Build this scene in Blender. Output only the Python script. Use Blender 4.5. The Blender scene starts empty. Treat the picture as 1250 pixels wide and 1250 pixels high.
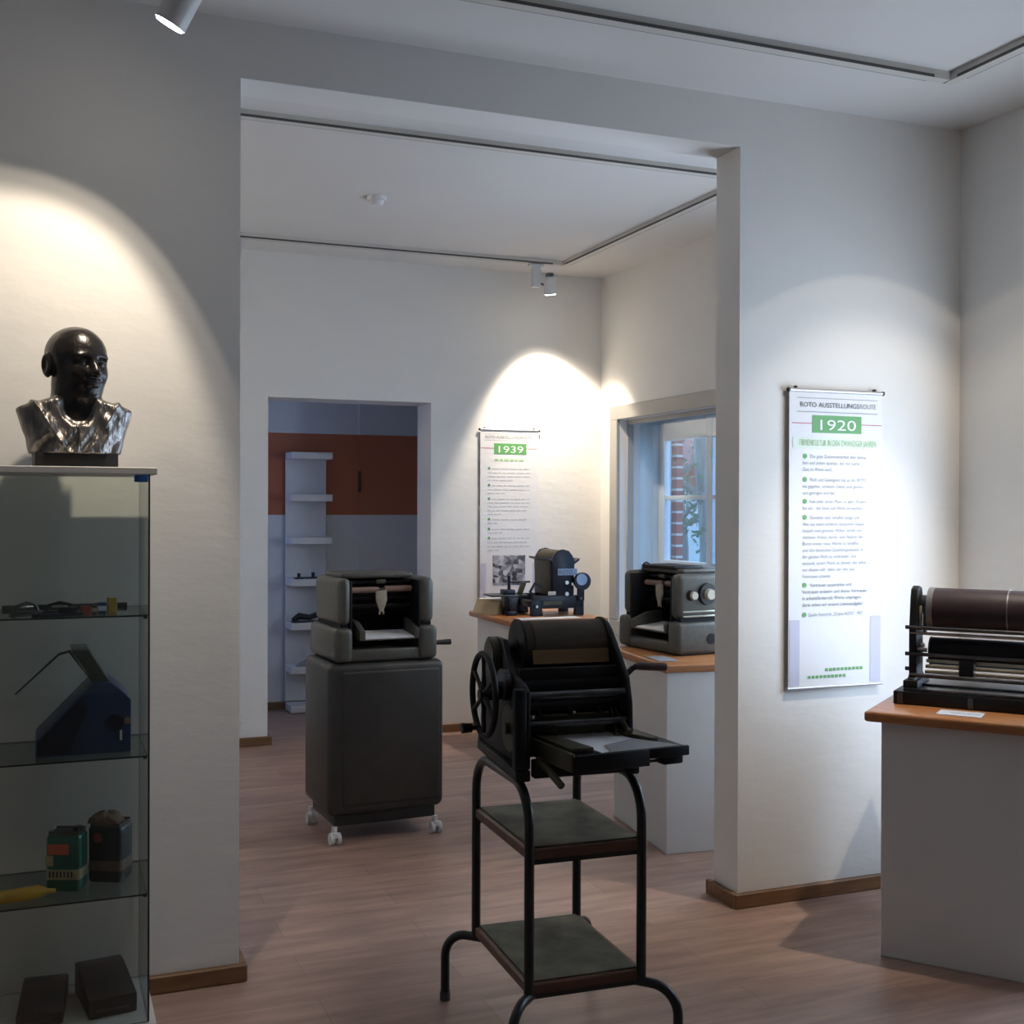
import bpy, bmesh, math, random
import numpy as np
from mathutils import Vector, Matrix, Euler
random.seed(7)
PI = math.pi
C = bpy.context.scene.collection
R = math.radians

# ------------------------------------------------------------------ materials
def _nt(name):
    m = bpy.data.materials.new(name); m.use_nodes = True
    nt = m.node_tree; nt.nodes.clear()
    return m, nt, nt.nodes.new('ShaderNodeOutputMaterial')

def mat(name, col, rough=.5, metal=0., var=.08, scale=12., bump=0., bscale=60., spec=.5, stretch=(1, 1, 1), coat=0.):
    """principled surface whose colour and relief come from object-space noise"""
    m, nt, out = _nt(name)
    N, L = nt.nodes, nt.links
    p = N.new('ShaderNodeBsdfPrincipled')
    p.inputs['Roughness'].default_value = rough; p.inputs['Metallic'].default_value = metal
    p.inputs['Specular IOR Level'].default_value = spec
    p.inputs['Coat Weight'].default_value = coat
    tc = N.new('ShaderNodeTexCoord'); mp = N.new('ShaderNodeMapping')
    mp.inputs['Scale'].default_value = stretch
    L.new(tc.outputs['Object'], mp.inputs['Vector'])
    nz = N.new('ShaderNodeTexNoise'); nz.inputs['Scale'].default_value = scale; nz.inputs['Detail'].default_value = 5
    L.new(mp.outputs['Vector'], nz.inputs['Vector'])
    cr = N.new('ShaderNodeValToRGB')
    a = [max(0, c * (1 - var)) for c in col]; b = [min(1, c * (1 + var)) for c in col]
    cr.color_ramp.elements[0].color = (*a, 1); cr.color_ramp.elements[1].color = (*b, 1)
    cr.color_ramp.elements[0].position = .3; cr.color_ramp.elements[1].position = .7
    L.new(nz.outputs['Fac'], cr.inputs['Fac']); L.new(cr.outputs['Color'], p.inputs['Base Color'])
    if bump:
        n2 = N.new('ShaderNodeTexNoise'); n2.inputs['Scale'].default_value = bscale; n2.inputs['Detail'].default_value = 4
        L.new(mp.outputs['Vector'], n2.inputs['Vector'])
        bp = N.new('ShaderNodeBump'); bp.inputs['Strength'].default_value = bump; bp.inputs['Distance'].default_value = .01
        L.new(n2.outputs['Fac'], bp.inputs['Height']); L.new(bp.outputs['Normal'], p.inputs['Normal'])
    L.new(p.outputs[0], out.inputs[0])
    return m

def glass_mat(name, tint, gloss=.04, rough=0.0):
    m, nt, out = _nt(name); N, L = nt.nodes, nt.links
    t = N.new('ShaderNodeBsdfTransparent'); t.inputs[0].default_value = (*tint, 1)
    g = N.new('ShaderNodeBsdfGlossy'); g.inputs['Roughness'].default_value = rough
    lw = N.new('ShaderNodeLayerWeight'); lw.inputs['Blend'].default_value = .5
    pw = N.new('ShaderNodeMath'); pw.operation = 'POWER'; pw.inputs[1].default_value = 5; L.new(lw.outputs['Facing'], pw.inputs[0])
    f = N.new('ShaderNodeMath'); f.operation = 'MULTIPLY_ADD'; f.inputs[1].default_value = .9; f.inputs[2].default_value = gloss
    L.new(pw.outputs[0], f.inputs[0])
    mx = N.new('ShaderNodeMixShader')
    L.new(f.outputs[0], mx.inputs[0]); L.new(t.outputs[0], mx.inputs[1]); L.new(g.outputs[0], mx.inputs[2])
    L.new(mx.outputs[0], out.inputs[0])
    return m

def emit_mat(name, col, s):
    m, nt, out = _nt(name)
    e = nt.nodes.new('ShaderNodeEmission'); e.inputs[0].default_value = (*col, 1); e.inputs[1].default_value = s
    nt.links.new(e.outputs[0], out.inputs[0]); return m

def floor_mat():
    m, nt, out = _nt('vinyl_planks'); N, L = nt.nodes, nt.links
    p = N.new('ShaderNodeBsdfPrincipled'); p.inputs['Roughness'].default_value = .42
    tc = N.new('ShaderNodeTexCoord')
    br = N.new('ShaderNodeTexBrick')
    br.inputs['Scale'].default_value = 1; br.inputs['Brick Width'].default_value = 1.25; br.inputs['Row Height'].default_value = .185
    br.inputs['Mortar Size'].default_value = .0012; br.offset = .37
    br.inputs['Color1'].default_value = (.345, .222, .178, 1); br.inputs['Color2'].default_value = (.42, .28, .225, 1)
    br.inputs['Mortar'].default_value = (.24, .16, .13, 1)
    L.new(tc.outputs['Object'], br.inputs['Vector'])
    mp = N.new('ShaderNodeMapping'); mp.inputs['Scale'].default_value = (1.0, 7.0, 1)
    L.new(tc.outputs['Object'], mp.inputs['Vector'])
    nz = N.new('ShaderNodeTexNoise'); nz.inputs['Scale'].default_value = 2.6; nz.inputs['Detail'].default_value = 8; nz.inputs['Roughness'].default_value = .6
    L.new(mp.outputs['Vector'], nz.inputs['Vector'])
    cr = N.new('ShaderNodeValToRGB')
    cr.color_ramp.elements[0].color = (.62, .60, .60, 1); cr.color_ramp.elements[1].color = (1.28, 1.27, 1.25, 1)
    cr.color_ramp.elements[0].position = .3; cr.color_ramp.elements[1].position = .72
    L.new(nz.outputs['Fac'], cr.inputs['Fac'])
    mx = N.new('ShaderNodeMixRGB'); mx.blend_type = 'MULTIPLY'; mx.inputs[0].default_value = .8
    L.new(br.outputs['Color'], mx.inputs[1]); L.new(cr.outputs['Color'], mx.inputs[2])
    L.new(mx.outputs[0], p.inputs['Base Color'])
    L.new(p.outputs[0], out.inputs[0]); return m

def wood_mat(name, c1, c2, rough=.4, scale=(1, 9, 9)):
    m, nt, out = _nt(name); N, L = nt.nodes, nt.links
    p = N.new('ShaderNodeBsdfPrincipled'); p.inputs['Roughness'].default_value = rough
    tc = N.new('ShaderNodeTexCoord'); mp = N.new('ShaderNodeMapping'); mp.inputs['Scale'].default_value = scale
    L.new(tc.outputs['Object'], mp.inputs['Vector'])
    nz = N.new('ShaderNodeTexNoise'); nz.inputs['Scale'].default_value = 5; nz.inputs['Detail'].default_value = 8
    L.new(mp.outputs['Vector'], nz.inputs['Vector'])
    cr = N.new('ShaderNodeValToRGB'); cr.color_ramp.elements[0].color = (*c1, 1); cr.color_ramp.elements[1].color = (*c2, 1)
    cr.color_ramp.elements[0].position = .3; cr.color_ramp.elements[1].position = .7
    L.new(nz.outputs['Fac'], cr.inputs['Fac']); L.new(cr.outputs['Color'], p.inputs['Base Color'])
    L.new(p.outputs[0], out.inputs[0]); return m

def band_mat():
    """white wall with a terracotta band painted on it between two heights"""
    m, nt, out = _nt('banded_wall_paint'); N, L = nt.nodes, nt.links
    p = N.new('ShaderNodeBsdfPrincipled'); p.inputs['Roughness'].default_value = .85
    tc = N.new('ShaderNodeTexCoord'); sp = N.new('ShaderNodeSeparateXYZ'); L.new(tc.outputs['Object'], sp.inputs[0])
    a = N.new('ShaderNodeMath'); a.operation = 'GREATER_THAN'; a.inputs[1].default_value = 1.43
    b = N.new('ShaderNodeMath'); b.operation = 'LESS_THAN'; b.inputs[1].default_value = 2.035
    c = N.new('ShaderNodeMath'); c.operation = 'MULTIPLY'
    L.new(sp.outputs['Z'], a.inputs[0]); L.new(sp.outputs['Z'], b.inputs[0]); L.new(a.outputs[0], c.inputs[0]); L.new(b.outputs[0], c.inputs[1])
    mx = N.new('ShaderNodeMixRGB'); mx.inputs[1].default_value = (.74, .74, .74, 1); mx.inputs[2].default_value = (.50, .165, .085, 1)
    L.new(c.outputs[0], mx.inputs[0]); L.new(mx.outputs[0], p.inputs['Base Color']); L.new(p.outputs[0], out.inputs[0]); return m

def brick_mat():
    m, nt, out = _nt('outdoor_brick'); N, L = nt.nodes, nt.links
    p = N.new('ShaderNodeBsdfPrincipled'); p.inputs['Roughness'].default_value = .85
    tc = N.new('ShaderNodeTexCoord'); mp = N.new('ShaderNodeMapping'); mp.inputs['Rotation'].default_value = (R(90), 0, 0)
    L.new(tc.outputs['Object'], mp.inputs['Vector'])
    br = N.new('ShaderNodeTexBrick'); br.inputs['Scale'].default_value = 1
    br.inputs['Brick Width'].default_value = .25; br.inputs['Row Height'].default_value = .077; br.inputs['Mortar Size'].default_value = .008
    br.inputs['Color1'].default_value = (.42, .10, .075, 1); br.inputs['Color2'].default_value = (.34, .09, .075, 1); br.inputs['Mortar'].default_value = (.75, .68, .62, 1)
    L.new(mp.outputs['Vector'], br.inputs['Vector']); L.new(br.outputs['Color'], p.inputs['Base Color']); L.new(p.outputs[0], out.inputs[0]); return m

def photo_mat():
    m, nt, out = _nt('printed_photograph'); N, L = nt.nodes, nt.links
    p = N.new('ShaderNodeBsdfPrincipled'); p.inputs['Roughness'].default_value = .5
    tc = N.new('ShaderNodeTexCoord'); v = N.new('ShaderNodeTexVoronoi'); v.inputs['Scale'].default_value = 38
    L.new(tc.outputs['Object'], v.inputs['Vector'])
    cr = N.new('ShaderNodeValToRGB'); cr.color_ramp.elements[0].color = (.05, .05, .07, 1); cr.color_ramp.elements[1].color = (.62, .62, .68, 1)
    cr.color_ramp.elements[0].position = .25; cr.color_ramp.elements[1].position = .95
    L.new(v.outputs['Color'], cr.inputs['Fac']); L.new(cr.outputs['Color'], p.inputs['Base Color']); L.new(p.outputs[0], out.inputs[0]); return m

M = dict(
    plaster=mat('white_plaster', (.80, .785, .76), .9, var=.012, scale=3, bump=.25, bscale=7, spec=.2, stretch=(1, 1, 2.2)),
    ceiling=mat('ceiling_paint', (.76, .745, .73), .9, var=.012, scale=2, spec=.2),
    floor=floor_mat(),
    base=wood_mat('baseboard_wood', (.150, .072, .030), (.245, .125, .055), .45),
    top=wood_mat('varnished_beech', (.36, .145, .052), (.48, .205, .078), .32, (1.5, 8, 8)),
    shelfwood=wood_mat('worn_brown_wood', (.085, .034, .018), (.15, .062, .032), .5),
    white=mat('white_lacquer', (.74, .73, .715), .55, var=.01),
    track=mat('track_white', (.66, .64, .60), .5, var=.02),
    slot=mat('track_slot_dark', (.10, .095, .09), .7),
    lamp=mat('lamp_white', (.72, .72, .73), .4, var=.02),
    lampgrey=mat('lamp_grey', (.22, .22, .24), .45),
    winframe=mat('window_frame_grey', (.38, .37, .35), .55, var=.02),
    sash=mat('sash_white', (.80, .82, .84), .4, var=.02),
    black=mat('black_enamel', (.008, .008, .010), .45, var=.3, scale=20, spec=.3),
    cast=mat('black_cast_iron', (.010, .0098, .0102), .55, spec=.3, var=.3, scale=25, bump=.15, bscale=90),
    steel=mat('bare_steel', (.42, .41, .39), .32, 1., var=.2, scale=30),
    darksteel=mat('dark_steel', (.10, .10, .105), .35, .9, var=.25, scale=25),
    rubber=mat('black_rubber', (.010, .0095, .011), .6, var=.2, spec=.25),
    maroon=mat('dark_maroon_drum', (.038, .020, .024), .42, var=.25, scale=18),
    olive=mat('olive_metal', (.075, .066, .040), .5, .3, var=.22, scale=22),
    brownwrap=mat('brown_stencil_cloth', (.23, .135, .060), .7, var=.25, scale=9, stretch=(.4, 3, 3)),
    cloth2=mat('stained_cloth', (.070, .050, .032), .75, var=.5, scale=7, stretch=(.5, 3, 3)),
    darkcloth=mat('dark_brown_cloth', (.050, .038, .026), .75, var=.25, scale=8),
    zinc=mat('worn_zinc_sheet', (.105, .097, .066), .62, .0, var=.75, scale=6.5, spec=.25, bump=.1, bscale=30),
    tube=mat('black_tube', (.012, .012, .013), .35, var=.25),
    grey=mat('grey_hammer_enamel', (.098, .094, .080), .38, .15, var=.12, scale=40, bump=.08, bscale=260),
    greydark=mat('grey_cabinet_enamel', (.044, .042, .039), .40, .15, var=.12, scale=9, bump=.05, bscale=260),
    trim=mat('trim_metal', (.40, .39, .32), .3, .8, var=.1),
    roller=mat('pink_roller', (.30, .19, .15), .6, var=.1),
    beige=mat('beige_metal', (.40, .35, .27), .5, var=.15, scale=30),
    knobw=mat('ivory_knob', (.55, .52, .43), .4, var=.05),
    brown=mat('brown_handle', (.060, .030, .024), .45, var=.2),
    paper=mat('white_paper', (.80, .79, .80), .7, var=.01),
    greycard=mat('grey_card', (.30, .29, .30), .6, var=.05),
    bluecard=mat('pale_card', (.62, .66, .74), .6, var=.02),
    tancard=mat('tan_card', (.42, .32, .19), .7, var=.06),
    banner=mat('banner_film', (.77, .76, .77), .45, var=.006),
    lilac=mat('lilac_print', (.56, .55, .68), .5, var=.01),
    green=mat('green_print', (.12, .36, .11), .5, var=.02),
    palegreen=mat('pale_green_print', (.74, .81, .70), .5, var=.01),
    textgreen=mat('text_green', (.36, .58, .31), .6, var=.01),
    red=mat('red_print', (.55, .16, .20), .5, var=.02),
    ink=mat('ink_grey', (.19, .19, .20), .6, var=.01),
    inkl=mat('ink_light', (.33, .33, .35), .6, var=.01),
    inkd=mat('ink_dark', (.11, .11, .12), .6, var=.01),
    faint=mat('ink_faint', (.60, .60, .61), .6, var=.01),
    whiteprint=mat('white_print', (.84, .87, .84), .5, var=.01),
    photo=photo_mat(),
    rod=mat('banner_rod', (.55, .55, .56), .35, .5, var=.03),
    blackplastic=mat('black_plastic', (.02, .02, .022), .4, var=.1),
    bronze=mat('dark_bronze', (.020, .0165, .0145), .30, .35, var=.35, scale=16, bump=.35, bscale=34, spec=.7),
    bronzecoat=mat('highlit_bronze_coat', (.25, .23, .215), .38, 1., var=.45, scale=26, bump=.9, bscale=44, stretch=(1.3, 1, .4)),  # paler metal puts the lamp's broad highlights into the coat colour
    stone=mat('black_stone', (.016, .015, .016), .5, var=.2),
    caseboard=mat('case_board_grey', (.56, .545, .53), .5, var=.02),
    glass=glass_mat('cabinet_glass', (.962, .978, .955)),
    glassedge=mat('glass_edge_green', (.030, .045, .038), .25, var=.1),
    shelfglass=glass_mat('shelf_glass', (.86, .91, .86)),
    hinge=mat('blue_hinge', (.03, .13, .36), .4, var=.1),
    pane=glass_mat('window_glass', (.90, .93, .95), gloss=.05),
    bluemetal=mat('blue_enamel', (.030, .055, .135), .4, .2, var=.1),
    bluedark=mat('blue_dark_enamel', (.014, .020, .042), .45, .2, var=.1),
    smoked=mat('smoked_cover', (.055, .062, .045), .3, var=.1),
    tingreen=mat('tin_green', (.012, .125, .098), .4, .2, var=.08),
    tincream=mat('tin_cream', (.40, .36, .23), .45, var=.15, scale=40),
    tinorange=mat('tin_orange', (.66, .13, .055), .45, var=.05),
    tindark=mat('tin_dark', (.020, .036, .042), .4, .2, var=.2),
    tinbrown=mat('tin_brown', (.14, .105, .085), .5, var=.2, scale=30),
    tinlid=mat('tin_lid', (.085, .095, .090), .35, .7, var=.1),
    rag=mat('brown_rag', (.20, .125, .075), .85, var=.35, scale=50, bump=.5, bscale=80),
    yellow=mat('yellow_plastic', (.62, .36, .04), .45, var=.12),
    goldbox=mat('gold_box', (.42, .30, .06), .45, var=.25, scale=60),
    redbox=mat('red_box', (.30, .06, .035), .5, var=.1),
    navy=mat('navy_enamel', (.008, .0105, .022), .38, .2, var=.25, scale=20),
    plate=mat('enamel_sign_blue', (.30, .40, .56), .4, var=.04),
    crankdisc=mat('blue_grey_disc', (.24, .30, .44), .3, .5, var=.1),
    band=band_mat(), brick=brick_mat(),
    bark=mat('tree_bark', (.20, .185, .165), .9, var=.35, scale=6, stretch=(4, 4, .6)),
    leaf=mat('foliage', (.10, .15, .07), .7, var=.45, scale=9),
    lawn=mat('pale_bounce_ground', (.45, .44, .42), .9, var=.3, scale=3),  # ground kept pale to bounce skylight up onto the rear ceiling
    hedge=mat('house_render', (.62, .60, .58), .9, var=.05),
    lens=emit_mat('lamp_lens', (1, .93, .80), 40),
)

# ------------------------------------------------------------------ mesh building
class MB:
    def __init__(s): s.bm = bmesh.new(); s.mi = 0
    def _fin(s, verts, Mx=None):
        if Mx is not None: bmesh.ops.transform(s.bm, matrix=Mx, verts=verts)
        for f in {f for v in verts for f in v.link_faces}: f.material_index = s.mi
    def box(s, lo, hi, bev=0., seg=2, Mx=None):
        tb = bmesh.new(); bmesh.ops.create_cube(tb, size=1)
        lo, hi = Vector(lo), Vector(hi)
        for v in tb.verts: v.co = Vector([(lo[i] + hi[i]) / 2 + v.co[i] * (hi[i] - lo[i]) for i in range(3)])
        if bev: bmesh.ops.bevel(tb, geom=tb.edges[:], offset=bev, segments=seg, profile=.5, affect='EDGES')
        s._merge(tb, Mx); return s
    def _merge(s, tb, Mx=None):
        me = bpy.data.meshes.new('t'); tb.to_mesh(me); tb.free()
        if Mx is not None: me.transform(Mx)
        n0 = len(s.bm.faces); s.bm.from_mesh(me); bpy.data.meshes.remove(me)
        s.bm.faces.ensure_lookup_table()
        for f in s.bm.faces[n0:]: f.material_index = s.mi
    def cyl(s, p0, p1, r, r2=None, seg=24, caps=True):
        p0, p1 = Vector(p0), Vector(p1); d = p1 - p0
        tb = bmesh.new()
        bmesh.ops.create_cone(tb, cap_ends=caps, segments=seg, radius1=r, radius2=r if r2 is None else r2, depth=d.length)
        Mx = Matrix.Translation((p0 + p1) / 2) @ d.to_track_quat('Z', 'Y').to_matrix().to_4x4()
        s._merge(tb, Mx); return s
    def ball(s, c, r, seg=16):
        tb = bmesh.new(); bmesh.ops.create_uvsphere(tb, u_segments=seg, v_segments=seg // 2 + 2, radius=1)
        r = (r, r, r) if isinstance(r, (int, float)) else r
        s._merge(tb, Matrix.Translation(c) @ Matrix.Diagonal((*r, 1))); return s
    def tube(s, pts, r, seg=12, closed=False):
        pts = [Vector(p) for p in pts]; n = len(pts); rings = []
        up = None
        for i, p in enumerate(pts):
            if closed: t = (pts[(i + 1) % n] - pts[i - 1]).normalized()
            else: t = (pts[min(i + 1, n - 1)] - pts[max(i - 1, 0)]).normalized()
            if up is None:
                up = Vector((0, 0, 1)) if abs(t.z) < .9 else Vector((1, 0, 0))
            u = (up - t * up.dot(t)).normalized(); w = t.cross(u); up = u
            rr = r[i] if isinstance(r, (list, tuple)) else r
            rings.append([s.bm.verts.new(p + rr * (math.cos(a) * u + math.sin(a) * w)) for a in [2 * PI * k / seg for k in range(seg)]])
        fs = []
        m = n if closed else n - 1
        for i in range(m):
            a, b = rings[i], rings[(i + 1) % n]
            for k in range(seg): fs.append(s.bm.faces.new((a[k], a[(k + 1) % seg], b[(k + 1) % seg], b[k])))
        if not closed:
            fs.append(s.bm.faces.new(rings[0][::-1])); fs.append(s.bm.faces.new(rings[-1]))
        for f in fs: f.material_index = s.mi
        return s
    def prism(s, poly, axis, a, b, bev=0.):
        """polygon in the plane across an axis, extruded from a to b (0=x: (y,z), 1=y: (x,z), 2=z: (x,y))"""
        tb = bmesh.new()
        def mk(p, h):
            return {0: (h, p[0], p[1]), 1: (p[0], h, p[1]), 2: (p[0], p[1], h)}[axis]
        v0 = [tb.verts.new(mk(p, a)) for p in poly]; v1 = [tb.verts.new(mk(p, b)) for p in poly]
        tb.faces.new(v0); tb.faces.new(v1[::-1]); n = len(poly)
        for i in range(n): tb.faces.new((v0[i], v1[i], v1[(i + 1) % n], v0[(i + 1) % n]))
        bmesh.ops.recalc_face_normals(tb, faces=tb.faces[:])
        if bev: bmesh.ops.bevel(tb, geom=tb.edges[:], offset=bev, segments=2, profile=.5, affect='EDGES')
        s._merge(tb); return s
    def quad(s, pts):
        f = s.bm.faces.new([s.bm.verts.new(p) for p in pts]); f.material_index = s.mi; return s
    def mat(s, i): s.mi = i; return s
    def build(s, name, mats, parent=None, smooth=35):
        bmesh.ops.recalc_face_normals(s.bm, faces=s.bm.faces[:])
        me = bpy.data.meshes.new(name); s.bm.to_mesh(me); s.bm.free()
        for m in (mats if isinstance(mats, (list, tuple)) else [mats]): me.materials.append(m)
        if smooth:
            me.polygons.foreach_set('use_smooth', [True] * len(me.polygons))
            me.set_sharp_from_angle(angle=R(smooth))
        o = bpy.data.objects.new(name, me); C.objects.link(o)
        if parent: o.parent = parent
        return o

def thing(name, label, cat, loc=(0, 0, 0), rz=0, group=None):
    o = bpy.data.objects.new(name, None); C.objects.link(o); o.empty_display_size = .1
    o.location = loc; o.rotation_euler = (0, 0, rz); o['label'] = label; o['category'] = cat
    if group: o['group'] = group
    return o
def tag(o, label, cat, group=None, kind=None):
    o['label'] = label; o['category'] = cat
    if group: o['group'] = group
    if kind: o['kind'] = kind
    return o
def struct(o, label=None, cat=None):
    o['kind'] = 'structure'
    if label: o['label'] = label
    if cat: o['category'] = cat
    return o
def arc(c, u, v, r, a0, a1, n=8):
    c, u, v = Vector(c), Vector(u), Vector(v)
    return [c + r * (math.cos(a) * u + math.sin(a) * v) for a in [a0 + (a1 - a0) * i / n for i in range(n + 1)]]

def text_mesh(body, name, m, parent, x, z, height, width=None, y=0., align='LEFT', space=1.):
    """lettering standing in the xz plane and facing -y; x,z = left (or centre) and baseline; height = capital height"""
    cu = bpy.data.curves.new(name, 'FONT'); cu.body = body; cu.size = 1; cu.space_line = space; cu.resolution_u = 3
    o = bpy.data.objects.new(name, cu); C.objects.link(o)
    dg = bpy.context.evaluated_depsgraph_get(); dg.update()
    me = bpy.data.meshes.new_from_object(o.evaluated_get(dg))
    C.objects.unlink(o); bpy.data.objects.remove(o); bpy.data.curves.remove(cu)
    xs = [v.co.x for v in me.vertices] or [0, 1]
    w = max(xs) - min(xs); x0 = min(xs)
    k = height / .70
    kx = k if width is None else width / w
    dx = -w * kx / 2 if align == 'CENTER' else 0
    for v in me.vertices: v.co = Vector((x + dx + (v.co.x - x0) * kx, y, z + v.co.y * k))
    me.materials.clear(); me.materials.append(m); me.name = name
    ob = bpy.data.objects.new(name, me); C.objects.link(ob); ob.parent = parent
    return ob

# ------------------------------------------------------------------ the setting
YP0, YP1 = 3.75, 3.915         # partition faces
ZN, ZF, ZL = 3.03, 3.09, 2.845  # ceilings and lintel underside
XR, XF = 3.474, 3.64           # right walls of the two rooms
YB, YB1 = 7.38, 7.68           # far wall
XL0, XO0, XO1 = -2.6, .585, 2.425
DX0, DX1, DZ = 1.325, 2.395, 2.18

def wall(name, boxes, m='plaster', label=None):
    b = MB()
    for lo, hi in boxes: b.box(lo, hi)
    return struct(b.build(name, M[m], smooth=0))
wall('floor', [((XL0, -3.2, -.1), (3.9, 9.2, 0))], 'floor')
wall('ceiling', [((XL0, -3.2, ZN), (XR + .2, YP0, ZN + .12))], 'ceiling')
wall('ceiling_far', [((-.9, YP1, ZF), (XF + .25, YB, ZF + .12))], 'ceiling')
wall('ceiling_back', [((.2, YB1, 2.95), (3.4, 8.65, 3.07))], 'ceiling')
wall('wall_partition', [((XL0, YP0, 0), (XO0, YP1, ZF + .12)), ((XO1, YP0, 0), (XF + .25, YP1, ZF + .12)), ((XO0, YP0, ZL), (XO1, YP1, ZF + .12))])
# right wall of the near room, with a tall window just beyond the picture's edge
wall('wall_right', [((XR, -3.2, 0), (XR + .2, 2.45, ZN)), ((XR, 3.33, 0), (XR + .2, YP0, ZN)), ((XR, 2.45, 0), (XR + .2, 3.33, .60)), ((XR, 2.45, 2.1), (XR + .2, 3.33, ZN))])
wall('wall_left', [((XL0 - .2, -3.2, 0), (XL0, YP0, ZN))])
wall('wall_rear', [((XL0, -3.4, 0), (XR + .2, -3.2, ZN))])
wall('wall_far', [((-.9, YB, 0), (DX0, YB1, ZF)), ((DX1, YB, 0), (XF + .25, YB1, ZF)), ((DX0, YB, DZ), (DX1, YB1, ZF))])
wall('wall_far_left', [((-1.1, YP1, 0), (-.9, YB, ZF))])
WY0, WY1, WZ0, WZ1 = 5.45, 7.09, .73, 2.085
wall('wall_far_right', [((XF, YP1, 0), (XF + .25, 4.05, ZF)), ((XF, 5.1, 0), (XF + .25, WY0, ZF)), ((XF, 4.05, 0), (XF + .25, 5.1, .85)), ((XF, 4.05, 2.15), (XF + .25, 5.1, ZF)), ((XF, WY1, 0), (XF + .25, YB, ZF)), ((XF, WY0, 0), (XF + .25, WY1, WZ0)), ((XF, WY0, WZ1), (XF + .25, WY1, ZF))])
wall('wall_back', [((.2, 8.65, 0), (3.4, 8.8, 3.07))], 'band')
wall('wall_back_right', [((3.3, YB1, 0), (3.4, 8.65, 3.0))])
wall('wall_back_left', [((.15, YB1, 0), (.25, 8.65, 3.0))])

def base(name, boxes):
    b = MB()
    for lo, hi in boxes: b.box(lo, hi, .004, 1)
    return struct(b.build(name, M['base'], smooth=0))
H = .055; T = .024
base('baseboard_left', [((XL0, YP0 - T, 0), (XO0 + T, YP0, H)), ((XO0, YP0, 0), (XO0 + T, YP1 + T, H))])
base('baseboard_right', [((XO1 - T, YP0 - T, 0), (XR, YP0, H)), ((XO1 - T, YP0, 0), (XO1, YP1 + T, H))])
base('baseboard_far', [((-.9, YB - T, 0), (DX0 + T, YB, H)), ((DX0, YB, 0), (DX0 + T, YB1, H)), ((DX1 - T, YB - T, 0), (XF, YB, H)), ((DX1 - T, YB, 0), (DX1, YB1, H))])
base('baseboard_side', [((XF - T, YP1, 0), (XF, YB - T, H)), ((XR - T, -3.2, 0), (XR, YP0 - T, H))])
base('baseboard_back', [((.3, 8.65 - T, 0), (3.3, 8.65, H))])

# built-in door in the banded back wall
d = struct(MB().box((2.235, 8.635, .02), (3.1, 8.65, 2.9)).build('door_1', M['band'], smooth=0))
MB().box((2.225, 8.612, 1.60), (2.243, 8.635, 1.76), .004).build('door_handle', M['brown'], d)

# far-room window: grey inner frame, flush inner pane, old casement with glazing bars outside
w = MB()
for lo, hi in [((XF - .025, WY0 - .1, WZ0 - .1), (XF, WY1 + .105, WZ0)), ((XF - .025, WY0 - .1, WZ1), (XF, WY1 + .105, WZ1 + .095)),
               ((XF - .025, WY1, WZ0), (XF, WY1 + .105, WZ1)), ((XF - .025, WY0 - .1, WZ0), (XF, WY0, WZ1))]:
    w.box(lo, hi, .004, 1)
win = struct(w.build('window_1', M['winframe'], smooth=0))
b = MB()
for lo, hi in [((XF + .055, WY0, WZ0), (XF + .10, WY0 + .035, WZ1)), ((XF + .055, WY1 - .012, WZ0), (XF + .10, WY1, WZ1)),
               ((XF + .055, WY0, WZ1 - .03), (XF + .10, WY1, WZ1)), ((XF + .055, WY0, WZ0), (XF + .10, WY1, WZ0 + .04))]:
    b.box(lo, hi)
b.build('inner_frame', M['winframe'], win, 0)
MB().box((3.79, WY0, WZ0), (3.796, WY1, WZ1)).build('inner_pane', M['pane'], win, 0)
sx0, sx1 = XF + .30, XF + .35
b = MB()
b.box((XF + .251, WY0 - .15, WZ0 - .1), (sx1 + .05, WY0, WZ1 + .1)); b.box((XF + .251, WY1, WZ0 - .1), (sx1 + .05, WY1 + .15, WZ1 + .1))
b.box((XF + .251, WY0, WZ0 - .1), (sx1 + .05, WY1, WZ0)); b.box((XF + .251, WY0, WZ1), (sx1 + .05, WY1, WZ1 + .1))
b.build('outer_reveal', M['sash'], win, 0)
b = MB()
for y0, y1 in ((WY0, WY0 + .05), (WY1 - .075, WY1), (6.40, 6.47), (5.90, 5.97)): b.box((sx0, y0, WZ0), (sx1, y1, WZ1), .004, 1)
for z0, z1 in ((WZ0, WZ0 + .06), (1.085, 1.14), (1.545, 1.575), (1.945, WZ1)):
    for y0, y1 in ((WY0 + .05, 5.90), (5.97, 6.40), (6.47, WY1 - .075)): b.box((sx0, y0, z0), (sx1 - (.012 if .02 < z1 - z0 < .035 else 0), y1, z1), .004, 1)
b.build('casement', M['sash'], win, 0)
MB().box((sx0 + .02, WY0, WZ0), (sx0 + .024, WY1, WZ1)).build('outer_pane', M['pane'], win, 0)

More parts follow.
